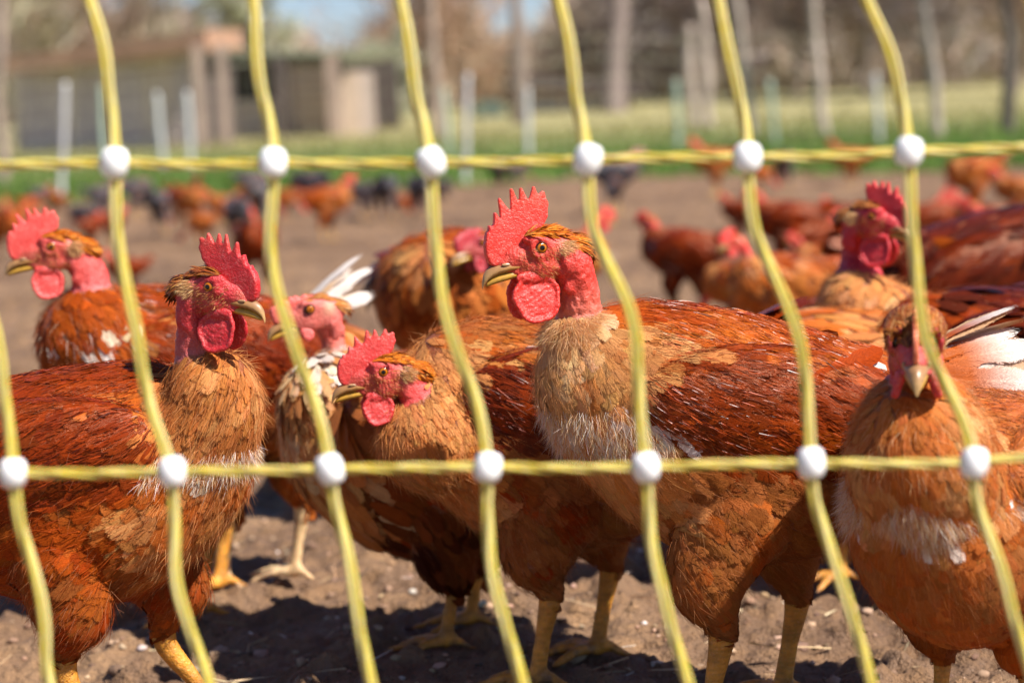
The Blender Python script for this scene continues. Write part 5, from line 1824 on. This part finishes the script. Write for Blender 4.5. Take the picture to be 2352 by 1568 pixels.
net = empty('electric_netting', (0, ND, 0))
tag(net, 'yellow cord fence netting with white plastic knobs in front of the hens', 'fence netting')
VERT = [
    [(-100, 378), (-85, 500), (-45, 640), (-18, 740), (2, 815), (10, 900), (22, 1000), (30, 1085), (45, 1200), (75, 1300), (105, 1420), (108, 1568)],
    [(200, 0), (235, 80), (250, 180), (258, 280), (263, 374), (265, 450), (272, 560), (290, 670), (320, 780), (332, 880), (350, 970), (385, 1040), (396, 1082), (402, 1180), (397, 1330), (430, 1420), (480, 1568)],
    [(583, 0), (585, 120), (605, 230), (625, 300), (627, 374), (625, 480), (618, 580), (635, 680), (680, 800), (720, 920), (745, 1000), (758, 1077), (768, 1150), (800, 1280), (820, 1400), (850, 1568)],
    [(918, 0), (945, 130), (955, 230), (975, 300), (990, 373), (990, 450), (1003, 560), (1005, 640), (1025, 740), (1065, 840), (1095, 920), (1110, 1000), (1121, 1072), (1120, 1180), (1125, 1320), (1160, 1420), (1200, 1568)],
    [(1280, 0), (1310, 100), (1320, 200), (1335, 290), (1350, 367), (1350, 470), (1370, 560), (1420, 650), (1460, 740), (1468, 850), (1465, 930), (1475, 1010), (1484, 1072), (1492, 1150), (1492, 1260), (1520, 1350), (1545, 1450), (1580, 1568)],
    [(1648, 0), (1665, 90), (1690, 180), (1710, 270), (1717, 362), (1717, 440), (1735, 540), (1780, 640), (1825, 740), (1850, 820), (1853, 900), (1855, 990), (1863, 1062), (1865, 1130), (1890, 1210), (1925, 1320), (1965, 1430), (2000, 1568)],
    [(1983, 0), (2030, 80), (2060, 160), (2075, 260), (2087, 349), (2090, 430), (2095, 520), (2105, 620), (2110, 720), (2140, 820), (2190, 920), (2225, 1000), (2237, 1062), (2235, 1130), (2260, 1210), (2300, 1300), (2330, 1420), (2356, 1500), (2370, 1568)],
    [(2352, -40), (2400, 120), (2440, 335), (2445, 480), (2470, 640), (2520, 780), (2570, 930), (2610, 1060), (2640, 1300), (2700, 1568)],
]
for _k in (1, 2, 3):
    VERT.append([(x + 370 * _k, y) for x, y in VERT[7]])
    VERT.append([(x - 360 * _k, y) for x, y in VERT[0]])
HORZ = [
    [(-1300, 396), (-420, 388), (-100, 381), (100, 378), (263, 374), (450, 380), (627, 374), (800, 377), (990, 373), (1170, 374), (1350, 367), (1530, 362), (1717, 362), (1900, 360), (2087, 349), (2230, 345), (2440, 335), (2800, 330), (3700, 316)],
    [(-1300, 1096), (-420, 1092), (-60, 1085), (30, 1085), (200, 1088), (396, 1082), (580, 1082), (758, 1077), (940, 1074), (1121, 1072), (1300, 1076), (1484, 1072), (1670, 1066), (1863, 1062), (2050, 1066), (2237, 1062), (2400, 1045), (2610, 1052), (2800, 1050), (3850, 1036)],
]
rn = np.random.default_rng(5)
rowdz = None
off = Vector((0, ND, 0))


def smooth_path(pts, d):
    w = [at(px, py, d) - off for px, py in pts]
    return [q[:] for q in w]


zu = at(1350, 367, ND).z
zl = at(1484, 1072, ND).z
step = zu - zl
for pl_ in VERT:
    P = smooth_path(pl_, ND)
    top, bot = np.array(P[0]), np.array(P[-1])
    P = [tuple(top + np.array([-0.035, 0, 0.32])), tuple(top + np.array([-0.02, 0, 0.14]))] + P + [tuple(bot + np.array([0.02, 0.004, (0.0 - bot[2]) * 0.5])), (bot[0] + 0.03, 0.008, 0.004)]
    V, F, C = sweep(P, 1.15, 0.5, 5, strands=3, strand_r=0.00135, spread=0.0016)
    mesh_np('vertical_cord', V, F, CORD, net, col=C)
rows = [smooth_path(h_, ND) for h_ in HORZ]
rows = [[(x, y, z + step) for x, y, z in rows[0]]] + rows + [[(x, y + 0.004, z - step + 0.006) for x, y, z in rows[1]], [(x, y + 0.008, z - 2 * step + 0.02) for x, y, z in rows[1]]]
for P in rows:
    V, F, C = sweep(P, 1.0, 0.6, 14, strands=3, strand_r=0.00118, spread=0.0014)
    mesh_np('horizontal_cord', V, F, CORD, net, col=C * np.array((0.85, 0.80, 0.5)))


def knob_mesh():
    n_s, prof = 24, [(-0.0078, 0.0030), (-0.0074, 0.0046), (-0.0060, 0.0060), (-0.0030, 0.0070), (0.0, 0.0073), (0.0030, 0.0070), (0.0060, 0.0060), (0.0074, 0.0046), (0.0078, 0.0030)]
    a = np.linspace(0, 2 * np.pi, n_s, endpoint=False)
    V = np.concatenate([np.stack([r * np.cos(a), r * np.sin(a), np.full(n_s, z)], 1) for z, r in prof])
    i = np.arange(len(prof) - 1)[:, None] * n_s
    j = np.arange(n_s)[None, :]
    F = np.stack([i + j, i + (j + 1) % n_s, i + n_s + (j + 1) % n_s, i + n_s + j], -1).reshape(-1, 4)
    k = len(V)
    V = np.concatenate([V, [[0, 0, prof[0][0] - 0.0004], [0, 0, prof[-1][0] + 0.0004]]])
    jj = np.arange(n_s)
    t = np.concatenate([np.stack([(jj + 1) % n_s, jj, np.full(n_s, k)], 1), np.stack([(len(prof) - 1) * n_s + jj, (len(prof) - 1) * n_s + (jj + 1) % n_s, np.full(n_s, k + 1)], 1)])
    return mesh_np('knob', V, [F, t], KNOB, link=False)


KM = knob_mesh()
for px, py in [(263, 374), (627, 374), (990, 373), (1350, 367), (1717, 362), (2087, 349), (2440, 335), (30, 1085), (396, 1082), (758, 1077), (1121, 1072), (1484, 1072), (1863, 1062), (2237, 1062), (2610, 1052)]:
    o = bpy.data.objects.new('knob', KM)
    COL.objects.link(o)
    o.parent = net
    o.location = at(px, py, ND) - off
    o.rotation_euler = (rn.normal(0, 0.16), rn.normal(0.05, 0.16), rn.uniform(0, 6))
    o.scale = (0.94, 0.94, 0.92 + rn.uniform(-0.03, 0.05))
